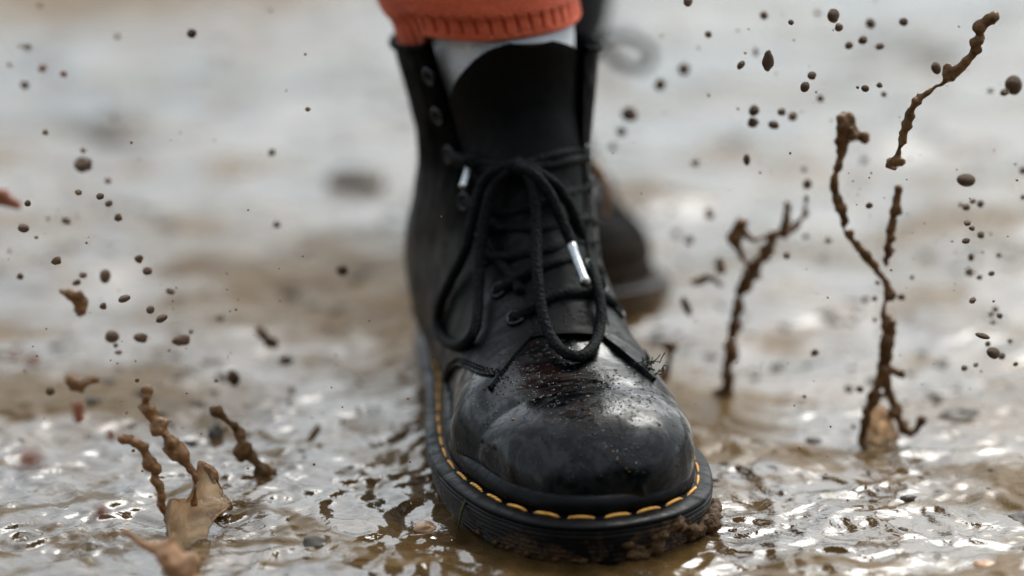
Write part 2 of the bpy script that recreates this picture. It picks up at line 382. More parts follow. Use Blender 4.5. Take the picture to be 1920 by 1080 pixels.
prof = [(0.014, 0.0160), (0.0008, 0.0133), (0.0002, 0.0128), (0.0006, 0.0120), (0.0016, 0.0116)]
zz = 0.0116
for g in range(6):
    o_ = 0.0004 + g * 0.0006
    prof += [(o_, zz - 0.0003), (o_, zz - 0.0016), (o_ + 0.0011, zz - 0.0018), (o_ + 0.0011, zz - 0.0021)]; zz -= 0.0022
prof += [(0.006, -0.004), (0.010, -0.007)]
outsole = sweep('outsole', prof, M['sole'], boot, True, True)
outsole['label'] = 'ribbed black rubber sole edge smeared with brown mud'
welt = sweep('welt', [(0.0175, 0.0150), (0.0175, 0.0178), (0.0080, 0.0176), (0.0066, 0.0170), (0.0058, 0.0172), (0.0014, 0.0158), (0.0004, 0.0152), (0.0002, 0.0146), (0.0008, 0.0136), (0.0012, 0.0133)], M['welt'], boot)
rand = sweep('rand', [(0.0175, 0.0150), (0.0088, 0.0172), (0.0078, 0.0182), (0.0076, 0.0200), (0.0082, 0.0222), (0.0096, 0.0240), (0.0112, 0.0249), (0.0128, 0.0250), (0.0142, 0.0242), (0.0152, 0.0228), (0.0160, 0.0205)], M['welt'], boot)
rand.name = 'welt_rim'
# stitches
path = resample(inset(0.0064), 4000, True); L = np.r_[0, np.cumsum(np.linalg.norm(np.diff(path, axis=0), axis=1))]
nst = int(L[-1] / 0.0146)
for i in range(nst):
    s0 = i * L[-1] / nst; ss = np.linspace(s0, s0 + L[-1] / nst * 0.78, 9)
    px_ = np.interp(ss, L, path[:, 0]); py_ = np.interp(ss, L, path[:, 1])
    q = np.linspace(0, 1, 9); z = 0.0174 + spring(py_) + 0.0010 * np.sin(q * math.pi)**0.5 - 0.0007 + random.uniform(-.0002, .0002)
    j = random.uniform(-0.0003, 0.0003)
    mb = MB(); mb.tube(np.stack([px_ + j, py_ + j, z], 1), 0.00068 * (0.55 + 0.45 * np.sin(q * math.pi)**0.4), 8)
    mb.build('stitch', M['thread'], welt)

# upper: rings fanned from the toe (upright) to the shaft (level)
def width_at(y, d):
    P = inset(d); i = np.argsort(P[:, 1])
    Lf = P[P[:, 0] < 0.0]; Rt = P[P[:, 0] >= 0.0]
    a = Lf[np.argsort(Lf[:, 1])]; b = Rt[np.argsort(Rt[:, 1])]
    return np.interp(y, a[:, 1], a[:, 0]), np.interp(y, b[:, 1], b[:, 0])
SEC = []     # Ty,Tz,By,Bz,left,right,hw,n_top
Y0 = 0.0118
for q in (0.0, 0.0009, 0.0025, 0.005, 0.009, 0.014, 0.020, 0.028, 0.037, 0.048):
    y = Y0 + q; tau = min(1, q / 0.052)
    zt = 0.020 + 0.0350 * (1 - (1 - tau)**2.7)**(1/2.0)
    l, r = width_at(y + 0.0008, 0.0122)[0], width_at(y + 0.0008, 0.0095)[1] 
    if q == 0: l, r = -0.004, 0.008
    bulge = 0.0012
    SEC.append((y, zt if q > 0 else 0.0215, y + 0.0006, 0.016, l - bulge, r + bulge, 0.30, 2.25))
SEC += [(0.078, 0.0595, 0.083, 0.016, -0.0465, 0.0510, 0.30, 2.2),
        (0.098, 0.0660, 0.115, 0.016, -0.0425, 0.0450, 0.28, 2.25),
        (0.115, 0.0760, 0.155, 0.016, -0.0395, 0.0395, 0.28, 2.2),
        (0.128, 0.0870, 0.200, 0.016, -0.0385, 0.0355, 0.30, 2.2),
        (0.139, 0.0970, 0.250, 0.018, -0.0405, 0.0340, 0.32, 2.2),
        (0.147, 0.1060, 0.286, 0.030, -0.0415, 0.0335, 0.38, 2.2),
        (0.153, 0.1160, 0.290, 0.050, -0.0420, 0.0325, 0.42, 2.2),
        (0.158, 0.1265, 0.288, 0.073, -0.0400, 0.0315, 0.45, 2.2),
        (0.162, 0.1365, 0.282, 0.098, -0.0400, 0.0310, 0.47, 2.2),
        (0.165, 0.1460, 0.278, 0.120, -0.0435, 0.0315, 0.48, 2.2),
        (0.167, 0.1550, 0.277, 0.142, -0.0480, 0.0325, 0.48, 2.2),
        (0.168, 0.1635, 0.278, 0.162, -0.0520, 0.0340, 0.48, 2.2),
        (0.168, 0.1745, 0.279, 0.180, -0.0550, 0.0350, 0.48, 2.2)]
SEC = np.array(SEC); NS = len(SEC) - 1; NSH = 21.0       # the shaft stops at NSH, the tongue runs on to NS
_fine = catmull(SEC, 40)
def sec(u):
    x = np.clip(u, 0, NS) * 40; i = int(min(x, len(_fine) - 2)); f = x - i
    return _fine[i] * (1 - f) + _fine[i+1] * f
def S(u, ph):
    Ty, Tz, By, Bz, l, r, hw, n = sec(u)
    c, s = math.cos(ph), math.sin(ph)
    if s >= 0: h = hw + (1 - hw) * abs(s)**(2/n); cx = abs(c)**(2/n)
    else:
        nb = 3.2 if Bz < 0.02 else 2.2
        h = hw - hw * abs(s)**(2/nb); cx = abs(c)**(2/nb)
    mid = 0.5 * (l + r); w = 0.5 * (r - l)
    if 12.5 < u < 18.5: w *= 1 + 0.15 * math.sin((u - 12.5) / 6 * math.pi) * max(0.0, min(1.0, (0.62 - h) / 0.35))
    if u > 9: mid_top = mid + 0.004 * min(1, (u-9)/6) * max(0, s)      # instep ridge
    else: mid_top = mid + 0.003 * max(0, s)
    x = mid_top + w * cx * (-1 if c > 0 else 1)                            # ph=0 is the left side (x<0), ph=pi the right
    return np.array([x, By + (Ty - By) * h, Bz + (Tz - Bz) * h])
def SN(u, ph, e=0.01):
    a = S(min(u + 0.06, NS), ph) - S(max(u - 0.06, 0.02), ph); b = S(u, ph + e) - S(u, ph - e)
    n = np.cross(a, b); L_ = np.linalg.norm(n)
    if L_ < 1e-12: return np.array([0, 0, 1.0])
    n = n / L_
    Ty, Tz, By, Bz, l, r, hw, nn = sec(u); c = np.array([(l+r)/2, (Ty+By)/2, (Tz+Bz)/2])
    return n if np.dot(n, S(u, ph) - c) > 0 else -n
def ph_for(u, x):        # angle on the upper half for a lateral position
    Ty, Tz, By, Bz, l, r, hw, n = sec(u); mid = 0.5*(l+r); w = 0.5*(r-l); g = 0.004 * min(1, max(0, (u-9)/6)) if u > 9 else 0.003
    lo, hi = 0.02, math.pi - 0.02
    for _ in range(40):
        m_ = 0.5*(lo+hi)
        if S(u, m_)[0] < x: lo = m_
        else: hi = m_
    return 0.5*(lo+hi)
def u_for_y(y): return float(np.interp(y, [s_[0] for s_ in SEC], range(len(SEC))))
# vamp (closed loft of the foot up to under the quarters)
nu, nph = 110, 96; UV_END = 13.0; V = []; F = []
us = np.r_[np.linspace(0, 3, 22), np.linspace(3, UV_END, nu - 21)[1:]]
def crease(P, N):
    x, y, z = P; d = 0
    # flex creases across the vamp below the tongue
    for k, (yc, a) in enumerate(((0.094, 0.0010), (0.0985, 0.0009), (0.103, 0.0008))):
        yy = y - yc - 0.004 * math.sin(x * 60 + k); d -= a * math.exp(-(yy/0.0013)**2) * math.exp(-((x - 0.006)/0.022)**2) * (1 if z > 0.045 else 0)
    q = Vector((x, y, z)); d += 0.0009 * noise.noise(q * 38) + 0.0003 * noise.noise(q * 110)
    return P + N * d
for u in us:
    for k in range(nph):
        ph = 2 * math.pi * k / nph; P = S(u, ph); V.append(crease(P, SN(u, ph)) if u > 0.4 else P)
for i in range(len(us) - 1):
    for k in range(nph): F.append((i*nph + k, i*nph + (k+1) % nph, (i+1)*nph + (k+1) % nph, (i+1)*nph + k))
F.append(tuple(range(nph))[::-1]); 
vamp = mesh_obj('vamp', V, F, M['leather'], boot); vamp['label'] = 'polished rounded toe flecked with water beads and mud'
vb = [V, F]
# quarters
def interp(u, tab):
    return float(np.interp(u, [t[0] for t in tab], [t[1] for t in tab]))
u_tip = 9.75
GL = [(9.75, -0.0305), (10.3, -0.0215), (11.0, -0.0090), (12, -0.0105), (13, -0.0130), (14, -0.0165), (15, -0.0200), (16, -0.0230), (17, -0.0260), (18, -0.0295), (19, -0.0330), (20, -0.0365), (21, -0.0395), (22, -0.041)]
GR = [(9.75, 0.0370), (10.3, 0.0285), (11.0, 0.0190), (12, 0.0185), (13, 0.0190), (14, 0.0200), (15, 0.0210), (16, 0.0215), (17, 0.0215), (18, 0.0210), (19, 0.0205), (20, 0.0205), (21, 0.0200)]
for t in (GL, GR):
    f_ = NS / 21.0
def gap(u, side): return ph_for(u, interp(u, GL if side < 0 else GR))
PO = catmull([(9.9, 1.02), (10.2, .84), (10.6, .68), (11.1, .50), (11.6, .30), (12.1, -.05), (12.6, -.8), (13.1, -math.pi/2), (14, -math.pi/2)], 12)
PO[:, 1] = np.maximum(PO[:, 1], -math.pi/2)
def quarter(side):
    rows = 110; cols = 60; V = []; F = []
    ul = np.r_[np.linspace(u_tip, 12.0, 40), np.linspace(12.0, NSH, rows - 39)[1:]]
    for u in ul:
        g = gap(u, side)
        end = -math.pi/2 if side < 0 else 1.5 * math.pi
        tip = gap(u_tip, side) if side < 0 else math.pi - gap(u_tip, side)
        o = float(np.interp(u, PO[:, 0], PO[:, 1])) if u > 9.9 else tip + (PO[0, 1] - tip) * (u - u_tip) / 0.15
        if side > 0: o = math.pi - o
        if side < 0: o = min(o, g - 0.03)
        else: o = max(o, g + 0.03)
        for k in range(cols + 1):
            f = k / cols; f = f**1.35; ph = g + (o - g) * f
            P = S(u, ph); N = SN(u, ph)
            off = 0.0018
            q = Vector(P); off += 0.0009 * noise.noise(q * 30) + 0.0004 * noise.noise(q * 85)
            if u > 17: off += 0.0018 * (u - 17) / 4 * (1 - f)**6 * 2          # flap curls outward at its edge
            P = P + N * off
            if u > 18: P[2] += (0.0105 if side < 0 else 0.0085) * ((u - 18) / 3)**1.3 * (1 - f)**4
            V.append(P)
    for i in range(len(ul) - 1):
        for k in range(cols):
            a = i*(cols+1) + k; q = (a, a+1, a+cols+2, a+cols+1); F.append(q if side > 0 else q[::-1])
    o = mesh_obj('quarter', V, F, M['leather_shaft'], boot)
    s_ = o.modifiers.new('thickness', 'SOLIDIFY'); s_.thickness = 0.0028; s_.offset = -1
    b_ = o.modifiers.new('edge', 'BEVEL'); b_.width = 0.0009; b_.segments = 2; b_.limit_method = 'ANGLE'; b_.angle_limit = R(50)
    return o, V, F, ul, cols
ql = quarter(-1); qr = quarter(1)
ql[0]['label'] = 'left shaft side with a column of open eyelets'; qr[0]['label'] = 'right shaft side seen edge on'
def surf(u, x, off):
    ph = ph_for(u, x); return S(u, ph) + SN(u, ph) * off
# seam stitching beads along the quarter edges (two rows of black thread)
for (side, tab, qo) in ((-1, GL, ql[0]), (1, GR, qr[0])):
    for dx in (0.0022, 0.0042):
        mb = MB(); pts = []
        for u in np.linspace(11.3, 18.0, 260): pts.append(surf(u, interp(u, tab) + side * dx, 0.0020))
        pts = resample(pts, 160)
        for i in range(0, 158, 2): mb.tube(pts[i:i+2], 0.0003, 5)
        mb.build('seam_thread', M['lace'], qo)
    for dp in (0.045, 0.085):                     # double row along the seam where the quarter laps over the vamp
        mb = MB(); pts = []
        for u in np.linspace(10.0, 12.5, 120):
            ph = float(np.interp(u, PO[:, 0], PO[:, 1])) + dp; ph = ph if side < 0 else math.pi - ph
            pts.append(S(u, ph) + SN(u, ph) * 0.0021)
        pts = resample(pts, 66)
        for i in range(0, 64, 2): mb.tube(pts[i:i+2], 0.00042, 5)
        mb.build('seam_thread', M['lace'], qo)
    # collar piping on the top rim
    mb = MB(); VQ, cq = (ql if side < 0 else qr)[1], (ql if side < 0 else qr)[4]; pts = np.array(VQ[-(cq + 1):]) + np.array([0, 0, -0.0010])
    mb.tube(pts, 0.0019, 8); mb.build('collar_piping', M['leather_shaft'], qo)
# tongue
V = []; F = []; nr, ncx = 70, 40
ut = np.linspace(10.9, NS, nr)
for i, u in enumerate(ut):
    xl, xr = interp(u, GL) - 0.006, interp(u, GR) + 0.006
    xl = max(xl, -0.0345); w_ = 1.0; xc = 0.5*(xl+xr)
    tt = (u - 19.0) / (NS - 19.0)
    if tt > 0:
        w_ = max(0.05, (1 - tt**3.0))**(1/2.4); xc = xc + 0.0035 * tt
    for k in range(ncx + 1):
        f = 2*k/ncx - 1; x = xc + f * 0.5 * (xr - xl) * w_
        P = surf(u, x, -0.0012 - 0.0006 * (f*f)); P = P.copy()
        q = Vector(P); P += np.array([0, -1, 0.2]) * (0.0025 * noise.noise(q * 22) * max(0, (u-14)/8))
        if tt > 0: P[1] += -0.002 * tt; P[2] += 0.001 * tt
        V.append(P)
for i in range(nr-1):
    for k in range(ncx):
        a = i*(ncx+1)+k; F.append((a, a+ncx+1, a+ncx+2, a+1))
tongue = mesh_obj('tongue', V, F, M['tongue'], boot)
s_ = tongue.modifiers.new('thickness', 'SOLIDIFY'); s_.thickness = 0.003; s_.offset = -1
b_ = tongue.modifiers.new('edge', 'BEVEL'); b_.width = 0.001; b_.segments = 2; b_.limit_method = 'ANGLE'; b_.angle_limit = R(50)
tv = [V, F]
# heel counter strip and pull loop at the back
mb = MB(); pts = [S(u, 1.5*math.pi) + np.array([0, 0.0035, 0]) for u in np.linspace(15.4, NSH, 40)]
Vs = []; Fs = []
for p in pts: Vs += [p + np.array([-0.009, -0.001, 0]), p, p + np.array([0.009, -0.001, 0])]
for i in range(len(pts)-1):
    for k in (0, 1): a = i*3+k; Fs.append((a, a+1, a+4, a+3))
bs = mesh_obj('back_strap', Vs, Fs, M['leather_shaft'], boot); s_ = bs.modifiers.new('thickness', 'SOLIDIFY'); s_.thickness = 0.002; s_.offset = 0
top = S(NSH, 1.5*math.pi); lp = catmull([(top[0], top[1]+.004, top[2]-.03), (top[0], top[1]+.010, top[2]), (top[0], top[1]+.006, top[2]+.028), (top[0], top[1]-.003, top[2]+.018), (top[0], top[1]-.003, top[2]-.02)], 10)
Vs = []; Fs = []
for p in lp: Vs += [p + np.array([-0.007, 0, 0]), p + np.array([0.007, 0, 0])]
for i in range(len(lp)-1): a = i*2; Fs.append((a, a+1, a+3, a+2))
pl = mesh_obj('pull_loop', Vs, Fs, M['cloth'], boot); s_ = pl.modifiers.new('thickness', 'SOLIDIFY'); s_.thickness = 0.0015; s_.offset = 0
# heel block under the outsole is part of it: already one piece

# ---- laces, placed by dropping points on the modelled leather
allv, allf = [], []
for vv_, ff_ in (vb, (ql[1], ql[2]), (qr[1], qr[2]), tv):
    o_ = len(allv); allv += [Vector(p) for p in vv_]; allf += [tuple(i + o_ for i in f) for f in ff_]
BV = BVHTree.FromPolygons(allv, allf)
BM = Matrix.Translation(TOE) @ Matrix.Rotation(HEAD, 4, 'Z'); BI = BM.inverted()
def on(px, py, lift=0.002):
    o = BI @ CAM; d = (BI.to_3x3() @ ray(px, py)).normalized()
    h = BV.ray_cast(o, d)
    if h[0] is None:
        h = BV.find_nearest(BI @ pix(px, py, 0.13)); p, n = h[0], h[1]
    else: p, n = h[0], h[1]
    if n.dot(d) > 0: n = -n
    p = p - d * lift; 
    return np.array(p), np.array(n)
def lace_path(pts, seg=9):
    # pts: (px, py, lift towards the viewer)
    return catmull([on(*p)[0] for p in pts], seg)
lace = MB()
LR = 0.0024
EL = [(966, 597), (936, 545), (910, 484), (893, 430), (873, 378), (845, 290), (823, 217), (807, 142)]
ER = [(1158, 582), (1144, 524), (1132, 466), (1118, 408), (1106, 346), (1098, 288), (1092, 214), (1090, 140)]
for lst, qo in ((EL, ql[0]), (ER, qr[0])):
    for (x, y) in lst:
        p, n = on(x, y, 0.0)
        n = Vector(n); z = n; t1 = z.orthogonal().normalized(); t2 = z.cross(t1)
        mbv = MB(); ring = [np.array(Vector(p) + n*0.0006 + (t1*math.cos(a) + t2*math.sin(a))*0.0035) for a in np.linspace(0, 2*math.pi, 25)]
        mbv.tube(ring, 0.0010, 8, cap=False); ey = mbv.build('eyelet', M['eyelet'], qo)
        V = [Vector(p) + n*0.0004] + [Vector(p) + n*0.0004 + (t1*math.cos(a) + t2*math.sin(a))*0.0030 for a in np.linspace(0, 2*math.pi, 17)[:-1]]
        V2 = [v - n*0.0012 for v in V]
        mesh_obj('eyelet_hole', V + V2, [(0, 1+k, 1+(k+1) % 16) for k in range(16)] + [(1+k, 18+k, 18+(k+1) % 16, 1+(k+1) % 16) for k in range(16)], M['hole'], qo)
l_ = 0.0026
runs = [
 [(966, 597, -.001), (978, 588, .002), (1010, 566, .004), (1050, 552, .003), (1100, 550, .003), (1140, 562, .003), (1158, 582, -.001)],
 [(936, 545, -.001), (950, 535, .002), (985, 512, .004), (1020, 498, .003), (1070, 490, .003), (1120, 505, .003), (1144, 524, -.001)],
 [(910, 484, -.001), (930, 482, .003), (975, 480, .003), (1030, 468, .003), (1080, 458, .003), (1115, 460, .003), (1132, 466, -.001)],
 [(893, 430, -.001), (920, 428, .003), (960, 428, .003), (1010, 430, .003), (1065, 424, .003), (1100, 412, .003), (1118, 408, -.001)],
 [(873, 378, -.001), (900, 390, .003), (945, 400, .003), (1000, 388, .003), (1050, 366, .004), (1085, 355, .004), (1106, 346, -.001)],
 [(845, 290, -.001), (870, 300, .004), (905, 306, .005), (940, 311, .006), (968, 312, .008), (1000, 303, .006), (1045, 290, .005), (1080, 284, .004), (1098, 288, -.001)],
 [(850, 302, .002), (885, 312, .005), (930, 318, .006), (970, 316, .008), (1010, 312, .006), (1060, 304, .005), (1100, 296, .002)],
 # under-diagonals seen between the bars
 [(975, 545, .001), (960, 520, .001), (935, 490, .001)], [(960, 470, .001), (945, 445, .001), (925, 410, .001)],
 [(1100, 520, .001), (1115, 500, .001), (1128, 478, .001)], [(1085, 450, .001), (1100, 430, .001), (1112, 415, .001)],
 # left bow loop, hanging
 [(962, 312, .010), (925, 322, .013), (900, 355, .014), (886, 410, .014), (872, 470, .014), (848, 520, .013), (828, 565, .012), (821, 605, .010), (832, 636, .009), (856, 648, .008), (880, 636, .008), (893, 605, .009), (897, 550, .010), (900, 480, .011), (908, 410, .012), (925, 350, .012), (958, 318, .011)],
 # right bow loop, hanging
 [(966, 312, .012), (990, 330, .014), (1003, 370, .015), (1006, 430, .015), (1007, 500, .014), (1014, 570, .012), (1030, 625, .009), (1055, 658, .007), (1085, 668, .006), (1110, 652, .006), (1124, 620, .007), (1127, 580, .008), (1118, 530, .009), (1100, 470, .010), (1075, 400, .012), (1045, 350, .013), (1005, 322, .013), (972, 314, .012)],
]
for r_ in runs: lace.tube(lace_path(r_), LR, 12, twist=0.05)
# knot
kp = on(966, 312, 0.010)[0]
lace.blob(kp, 0.0042, 3, 0.12, 1.6, (1.25, 1, 0.95), seed=2.0)
kp2 = on(893, 300, 0.006)[0]
lace.blob(kp2, 0.0048, 3, 0.2, 1.8, (1.25, 0.9, 0.75), seed=4.0)
# free end on the right, with its metal tip
end_r = lace_path([(968, 314, .014), (1005, 330, .016), (1035, 372, .017), (1056, 420, .017), (1074, 462, .017)])
lace.tube(end_r, LR, 12, twist=0.05)
lace_o = lace.build('lace', M['lace'], boot); lace_o['label'] = 'black woven lace tied in a bow with two hanging loops'
def aglet(p0, p1, r=0.0024):
    a = np.array(p0); b = np.array(p1); pts = [a, a + (b-a)*.02, a + (b-a)*.12, a + (b-a)*.16, a + (b-a)*.84, a + (b-a)*.9, a+(b-a)*.98, b]
    mb = MB(); mb.tube(pts, [r*.7, r, r, r*.86, r*.86, r, r, r*.7], 14); return mb.build('lace_tip', M['aglet'], lace_o)
aglet(on(1070, 458, .0185)[0], on(1098, 532, .0185)[0])
aglet(on(881, 312, .009)[0], on(868, 352, .009)[0], 0.0021)

# caked mud on the sole edge, and a blade of grass
def caked(name, pts, label):
    mb = MB()
    for (x, y, z, r) in pts:
        for k in range(5):
            mb.blob((x + random.uniform(-r, r)*.8, y + random.uniform(-r, r)*.5, z + random.uniform(-r, r)*.5), r*random.uniform(.4, .8), 2, 0.35, 2.2, (1.2, .9, .8), seed=random.random()*20)
    o = mb.build(name, M['caked'], boot); remesh(o, 0.0007, 1); o['label'] = label; return o
def edge_pt(x_target, front=True, d=0.0):
    P = inset(d); c = P[(P[:, 1] < 0.08)]; i = np.argmin(np.abs(c[:, 0] - x_target)); return c[i]
cl = []
for x in np.linspace(0.016, 0.052, 12):
    p = edge_pt(x, True, 0.0005); cl.append((p[0], p[1]+.0025, 0.0065 - 0.005*math.sin((x-0.016)/0.036*9), 0.0036))
for y in (0.030, 0.036, 0.042): cl.append((0.0560, y, 0.004, 0.0036))
for x in np.linspace(0.050, 0.057, 5): p = edge_pt(x, True, 0.0015); cl.append((p[0], p[1]+0.002, 0.004, 0.0040))
caked('caked_mud', cl, 'lumps of brown mud stuck to the right front of the sole')
cl = []
for x in np.linspace(-0.040, 0.004, 9):
    p = edge_pt(x, True, 0.003); cl.append((p[0], p[1]+.001, 0.0010, 0.0017))
caked('caked_mud', cl, 'thin mud crust low on the left front of the sole')
p = edge_pt(-0.047, True, -0.0006)
mb = MB(); mb.tube([(p[0]+.002, p[1]-.001, 0.0135), (p[0], p[1]-.0008, 0.008), (p[0]-.0015, p[1]-.0012, 0.001)], [0.0005, 0.0008, 0.0004], 6); mb.build('grass_blade', M['grass'], boot)
# frayed threads at the right throat corner
mb = MB(); fp, fn = on(1210, 698, 0.0005)
for k in range(16):
    a = fp + rng.normal(0, .0025, 3); pts = [a]
    for j in range(5): pts.append(pts[-1] + np.array([.0009, -.0004, .0008]) + rng.normal(0, .0011, 3))
    mb.tube(catmull(pts, 4), 0.00022, 5)
mb.build('frayed_threads', M['lace'], qr[0])
# water beads and mud specks on the toe
mb = MB(); mm = MB()
for k in range(700):
    if k < 450: px_, py_ = rng.normal(1120, 62), rng.normal(790, 42)
    else: px_, py_ = rng.uniform(870, 1290), rng.uniform(690, 900)
    p, n = on(px_, py_, 0.0)
    if abs(n[2]) < 0.05: continue
    r_ = abs(rng.normal(0.0002, 0.0002)) + 0.00013
    (mb if k % 7 else mm).blob(p, r_, 1, 0.25, 1.5, (1.2, 1.2, 0.6), seed=k)
w_ = mb.build('water_beads', simple('clear_water', (0.9, 0.9, 0.9), 0.02, 1.33, Transmission_Weight=1.0), vamp); w_['kind'] = 'stuff'
w_ = mm.build('mud_specks', M['drop_dark'], vamp); w_['kind'] = 'stuff'

# ------------------------------------------------------------------ trailing boot (copy of the first, mirrored, heel raised)
def children(o): return [c for c in bpy.data.objects if c.parent == o]
REAR_TOE = Vector((0.046, 0.312, 0.000))
kids = {}
for o in list(bpy.data.objects):
    if o.parent: kids.setdefault(o.parent.name, []).append(o)
def copy_tree(o, parent=None):
    c = o.copy(); COL.objects.link(c); c.parent = parent
    for ch in kids.get(o.name, []): copy_tree(ch, c)
    return c
rear = copy_tree(boot); rear.location = REAR_TOE; rear.rotation_euler = (R(-12), R(-3), R(13)); rear.scale = (-1, 1, 1)
meta(rear, 'blurred black boot with a muddy brown toe, half hidden behind the sharp front boot', 'boot')
bpy.context.view_layer.update()
kids2 = [c for c in bpy.data.objects if c.parent == rear]
for c in kids2:
    if 'label' in c: del c['label']
    if c.name.split('.')[0] in ('vamp', 'welt_rim', 'outsole'):
        c.data = c.data.copy(); c.data.materials.clear(); c.data.materials.append(M['leather_muddy'] if 'outsole' not in c.name else M['caked'])
for c in kids2:
    if c.name.startswith('welt') and not c.name.startswith('welt_rim'):
        for st in [q for q in bpy.data.objects if q.parent == c]:
            st.data = st.data.copy(); st.data.materials.clear(); st.data.materials.append(M['caked'])
RI = rear.matrix_world.inverted()
loopw = [pix(x, y, 0.50) for (x, y) in ((1100, 120), (1125, 82), (1165, 68), (1205, 80), (1222, 105), (1208, 128), (1170, 122), (1140, 100), (1110, 75), (1090, 90))]
mb = MB(); mb.tube(catmull([np.array(RI @ Vector(p)) for p in loopw], 8), 0.0024, 8); mb.build('lace_loop', M['lace'], rear)

# ------------------------------------------------------------------ person (legs in view, body above the frame)
person = empty('person', (0.0, 0.22, 0.0))
meta(person, 'person stepping forward in lace-up boots, red ribbed sock over a white one', 'person')
pw = person.location
def skinned(name, nodes, edges, mat, parent, lvl=1):
    me = bpy.data.meshes.new(name); me.from_pydata([tuple(Vector(n[:3]) - pw) for n in nodes], edges, []); me.materials.append(mat)
    o = bpy.data.objects.new(name, me); COL.objects.link(o); o.parent = parent
    sk = o.modifiers.new('skin', 'SKIN'); 
    me.skin_vertices.new() if not me.skin_vertices else None
    for i, n in enumerate(nodes):
        r = n[3]; me.skin_vertices[0].data[i].radius = (r, r) if not isinstance(r, tuple) else r
    me.skin_vertices[0].data[0].use_root = True
    sb = o.modifiers.new('smooth', 'SUBSURF'); sb.levels = lvl; sb.render_levels = lvl; sk.use_smooth_shade = True
    return o
AF = BM @ Vector((-0.012, 0.222, 0.05)); AR = rear.matrix_world @ Vector((-0.012, 0.222, 0.05))
kF = Vector((-0.02, 0.21, 0.50)); kR = Vector((0.07, 0.50, 0.48)); hp = Vector((0.02, 0.44, 0.92))
body_n = [(hp.x, hp.y, hp.z, 0.13), (hp.x-.09, hp.y, hp.z-.06, .09), (kF.x, kF.y, kF.z, .055), (AF.x, AF.y+.01, .26, .040), (AF.x, AF.y, AF.z+.02, .026),
          (hp.x+.09, hp.y, hp.z-.06, .09), (kR.x, kR.y, kR.z, .055), (AR.x, AR.y, .26, .034), (AR.x, AR.y+.01, .15, .018),
          (hp.x, hp.y+.01, 1.15, .125), (hp.x, hp.y+.0, 1.36, .14), (hp.x, hp.y-.01, 1.47, .05), (hp.x, hp.y-.02, 1.58, .085), (hp.x, hp.y-.02, 1.68, .075),
          (hp.x-.19, hp.y, 1.38, .055), (hp.x-.25, hp.y+.08, 1.12, .042), (hp.x-.22, hp.y-.05, .90, .03), (hp.x+.19, hp.y, 1.38, .055), (hp.x+.25, hp.y-.02, 1.12, .042), (hp.x+.24, hp.y-.18, .94, .03)]
body_e = [(0, 1), (1, 2), (2, 3), (3, 4), (0, 5), (5, 6), (6, 7), (7, 8), (0, 9), (9, 10), (10, 11), (11, 12), (12, 13), (10, 14), (14, 15), (15, 16), (10, 17), (17, 18), (18, 19)]
skinned('body', body_n, body_e, M['skin'], person, 2)
tr_n = [(hp.x, hp.y, hp.z, 0.145), (hp.x-.09, hp.y, hp.z-.06, .105), (kF.x, kF.y, kF.z, .075), (AF.x, AF.y+.01, .245, .068),
        (hp.x+.09, hp.y, hp.z-.06, .105), (kR.x, kR.y, kR.z, .075), (0.012, AR.y, .20, .054), (0.010, AR.y-.01, .075, .046)]
skinned('trousers', tr_n, [(0, 1), (1, 2), (2, 3), (0, 4), (4, 5), (5, 6), (6, 7)], M['cloth'], person, 2)
jk_n = [(hp.x, hp.y, hp.z+.04, .15), (hp.x, hp.y+.01, 1.15, .15), (hp.x, hp.y, 1.38, .15), (hp.x-.2, hp.y, 1.39, .07), (hp.x-.255, hp.y+.08, 1.12, .058), (hp.x-.225, hp.y-.03, .95, .045),
        (hp.x+.2, hp.y, 1.39, .07), (hp.x+.255, hp.y-.02, 1.12, .058), (hp.x+.245, hp.y-.15, .98, .045)]
skinned('jacket', jk_n, [(0, 1), (1, 2), (2, 3), (3, 4), (4, 5), (2, 6), (6, 7), (7, 8)], M['cloth'], person, 2)
mb = MB(); mb.blob((hp.x - pw.x, hp.y - pw.y + .015, 1.66), .105, 3, .06, 1.5, (.85, 1, 1.05)); mb.build('hair', M['hair'], person)
# socks, in boot-local rings then to world
def sock(name, rings, mat, ribs=0, rib_fn=None, nseg=260):
    if ribs: nseg = ribs * 16
    V = []; F = []
    rr = catmull(rings, 14)
    for i, (cx, cy, z, rx, ry, tilt) in enumerate(rr):
        for k in range(nseg):
            a = 2*math.pi*k/nseg; f = 1.0
            if ribs: f -= rib_fn(z) * math.exp(-((((a*ribs/(2*math.pi)) % 1.0) - 0.5)/0.085)**2); f -= 0.18 * min(1, max(0, .192 - z) / 0.0155) * sst(-math.cos(a), .68, .9)
            zz = z + tilt * math.cos(a)
            if ribs: zz -= 0.020 * (sst(-math.cos(a), .74, 1.0) if math.sin(a) < 0 else (1.0 if math.cos(a) < .3 else 0.0)) * min(1, max(0, (0.192 - z) / 0.0155))
            q = Vector((math.cos(a)*2, math.sin(a)*2, z*60)); w = 0.010 * noise.noise(q * 0.9) * (1 if ribs == 0 else 1.8)
            p = BM @ Vector((cx + rx*(f+w)*math.cos(a), cy + ry*(f+w)*math.sin(a), zz)); V.append(p - pw)
    for i in range(len(rr)-1):
        for k in range(nseg): F.append((i*nseg+k, i*nseg+(k+1) % nseg, (i+1)*nseg+(k+1) % nseg, (i+1)*nseg+k))
    o = mesh_obj(name, V, F, mat, person); s = o.modifiers.new('thickness', 'SOLIDIFY'); s.thickness = 0.002; s.offset = -1; return o
ws = sock('white_sock', [(-.006, .215, .10, .024, .034, 0), (-.007, .219, .14, .030, .044, 0), (-.0090, .221, .162, .0350, .0495, .0005), (-.0095, .221, .180, .0345, .0490, .0005), (-.0105, .221, .20, .032, .0450, .001)], M['white'])
ws['label'] = 'white sock showing above the tongue'
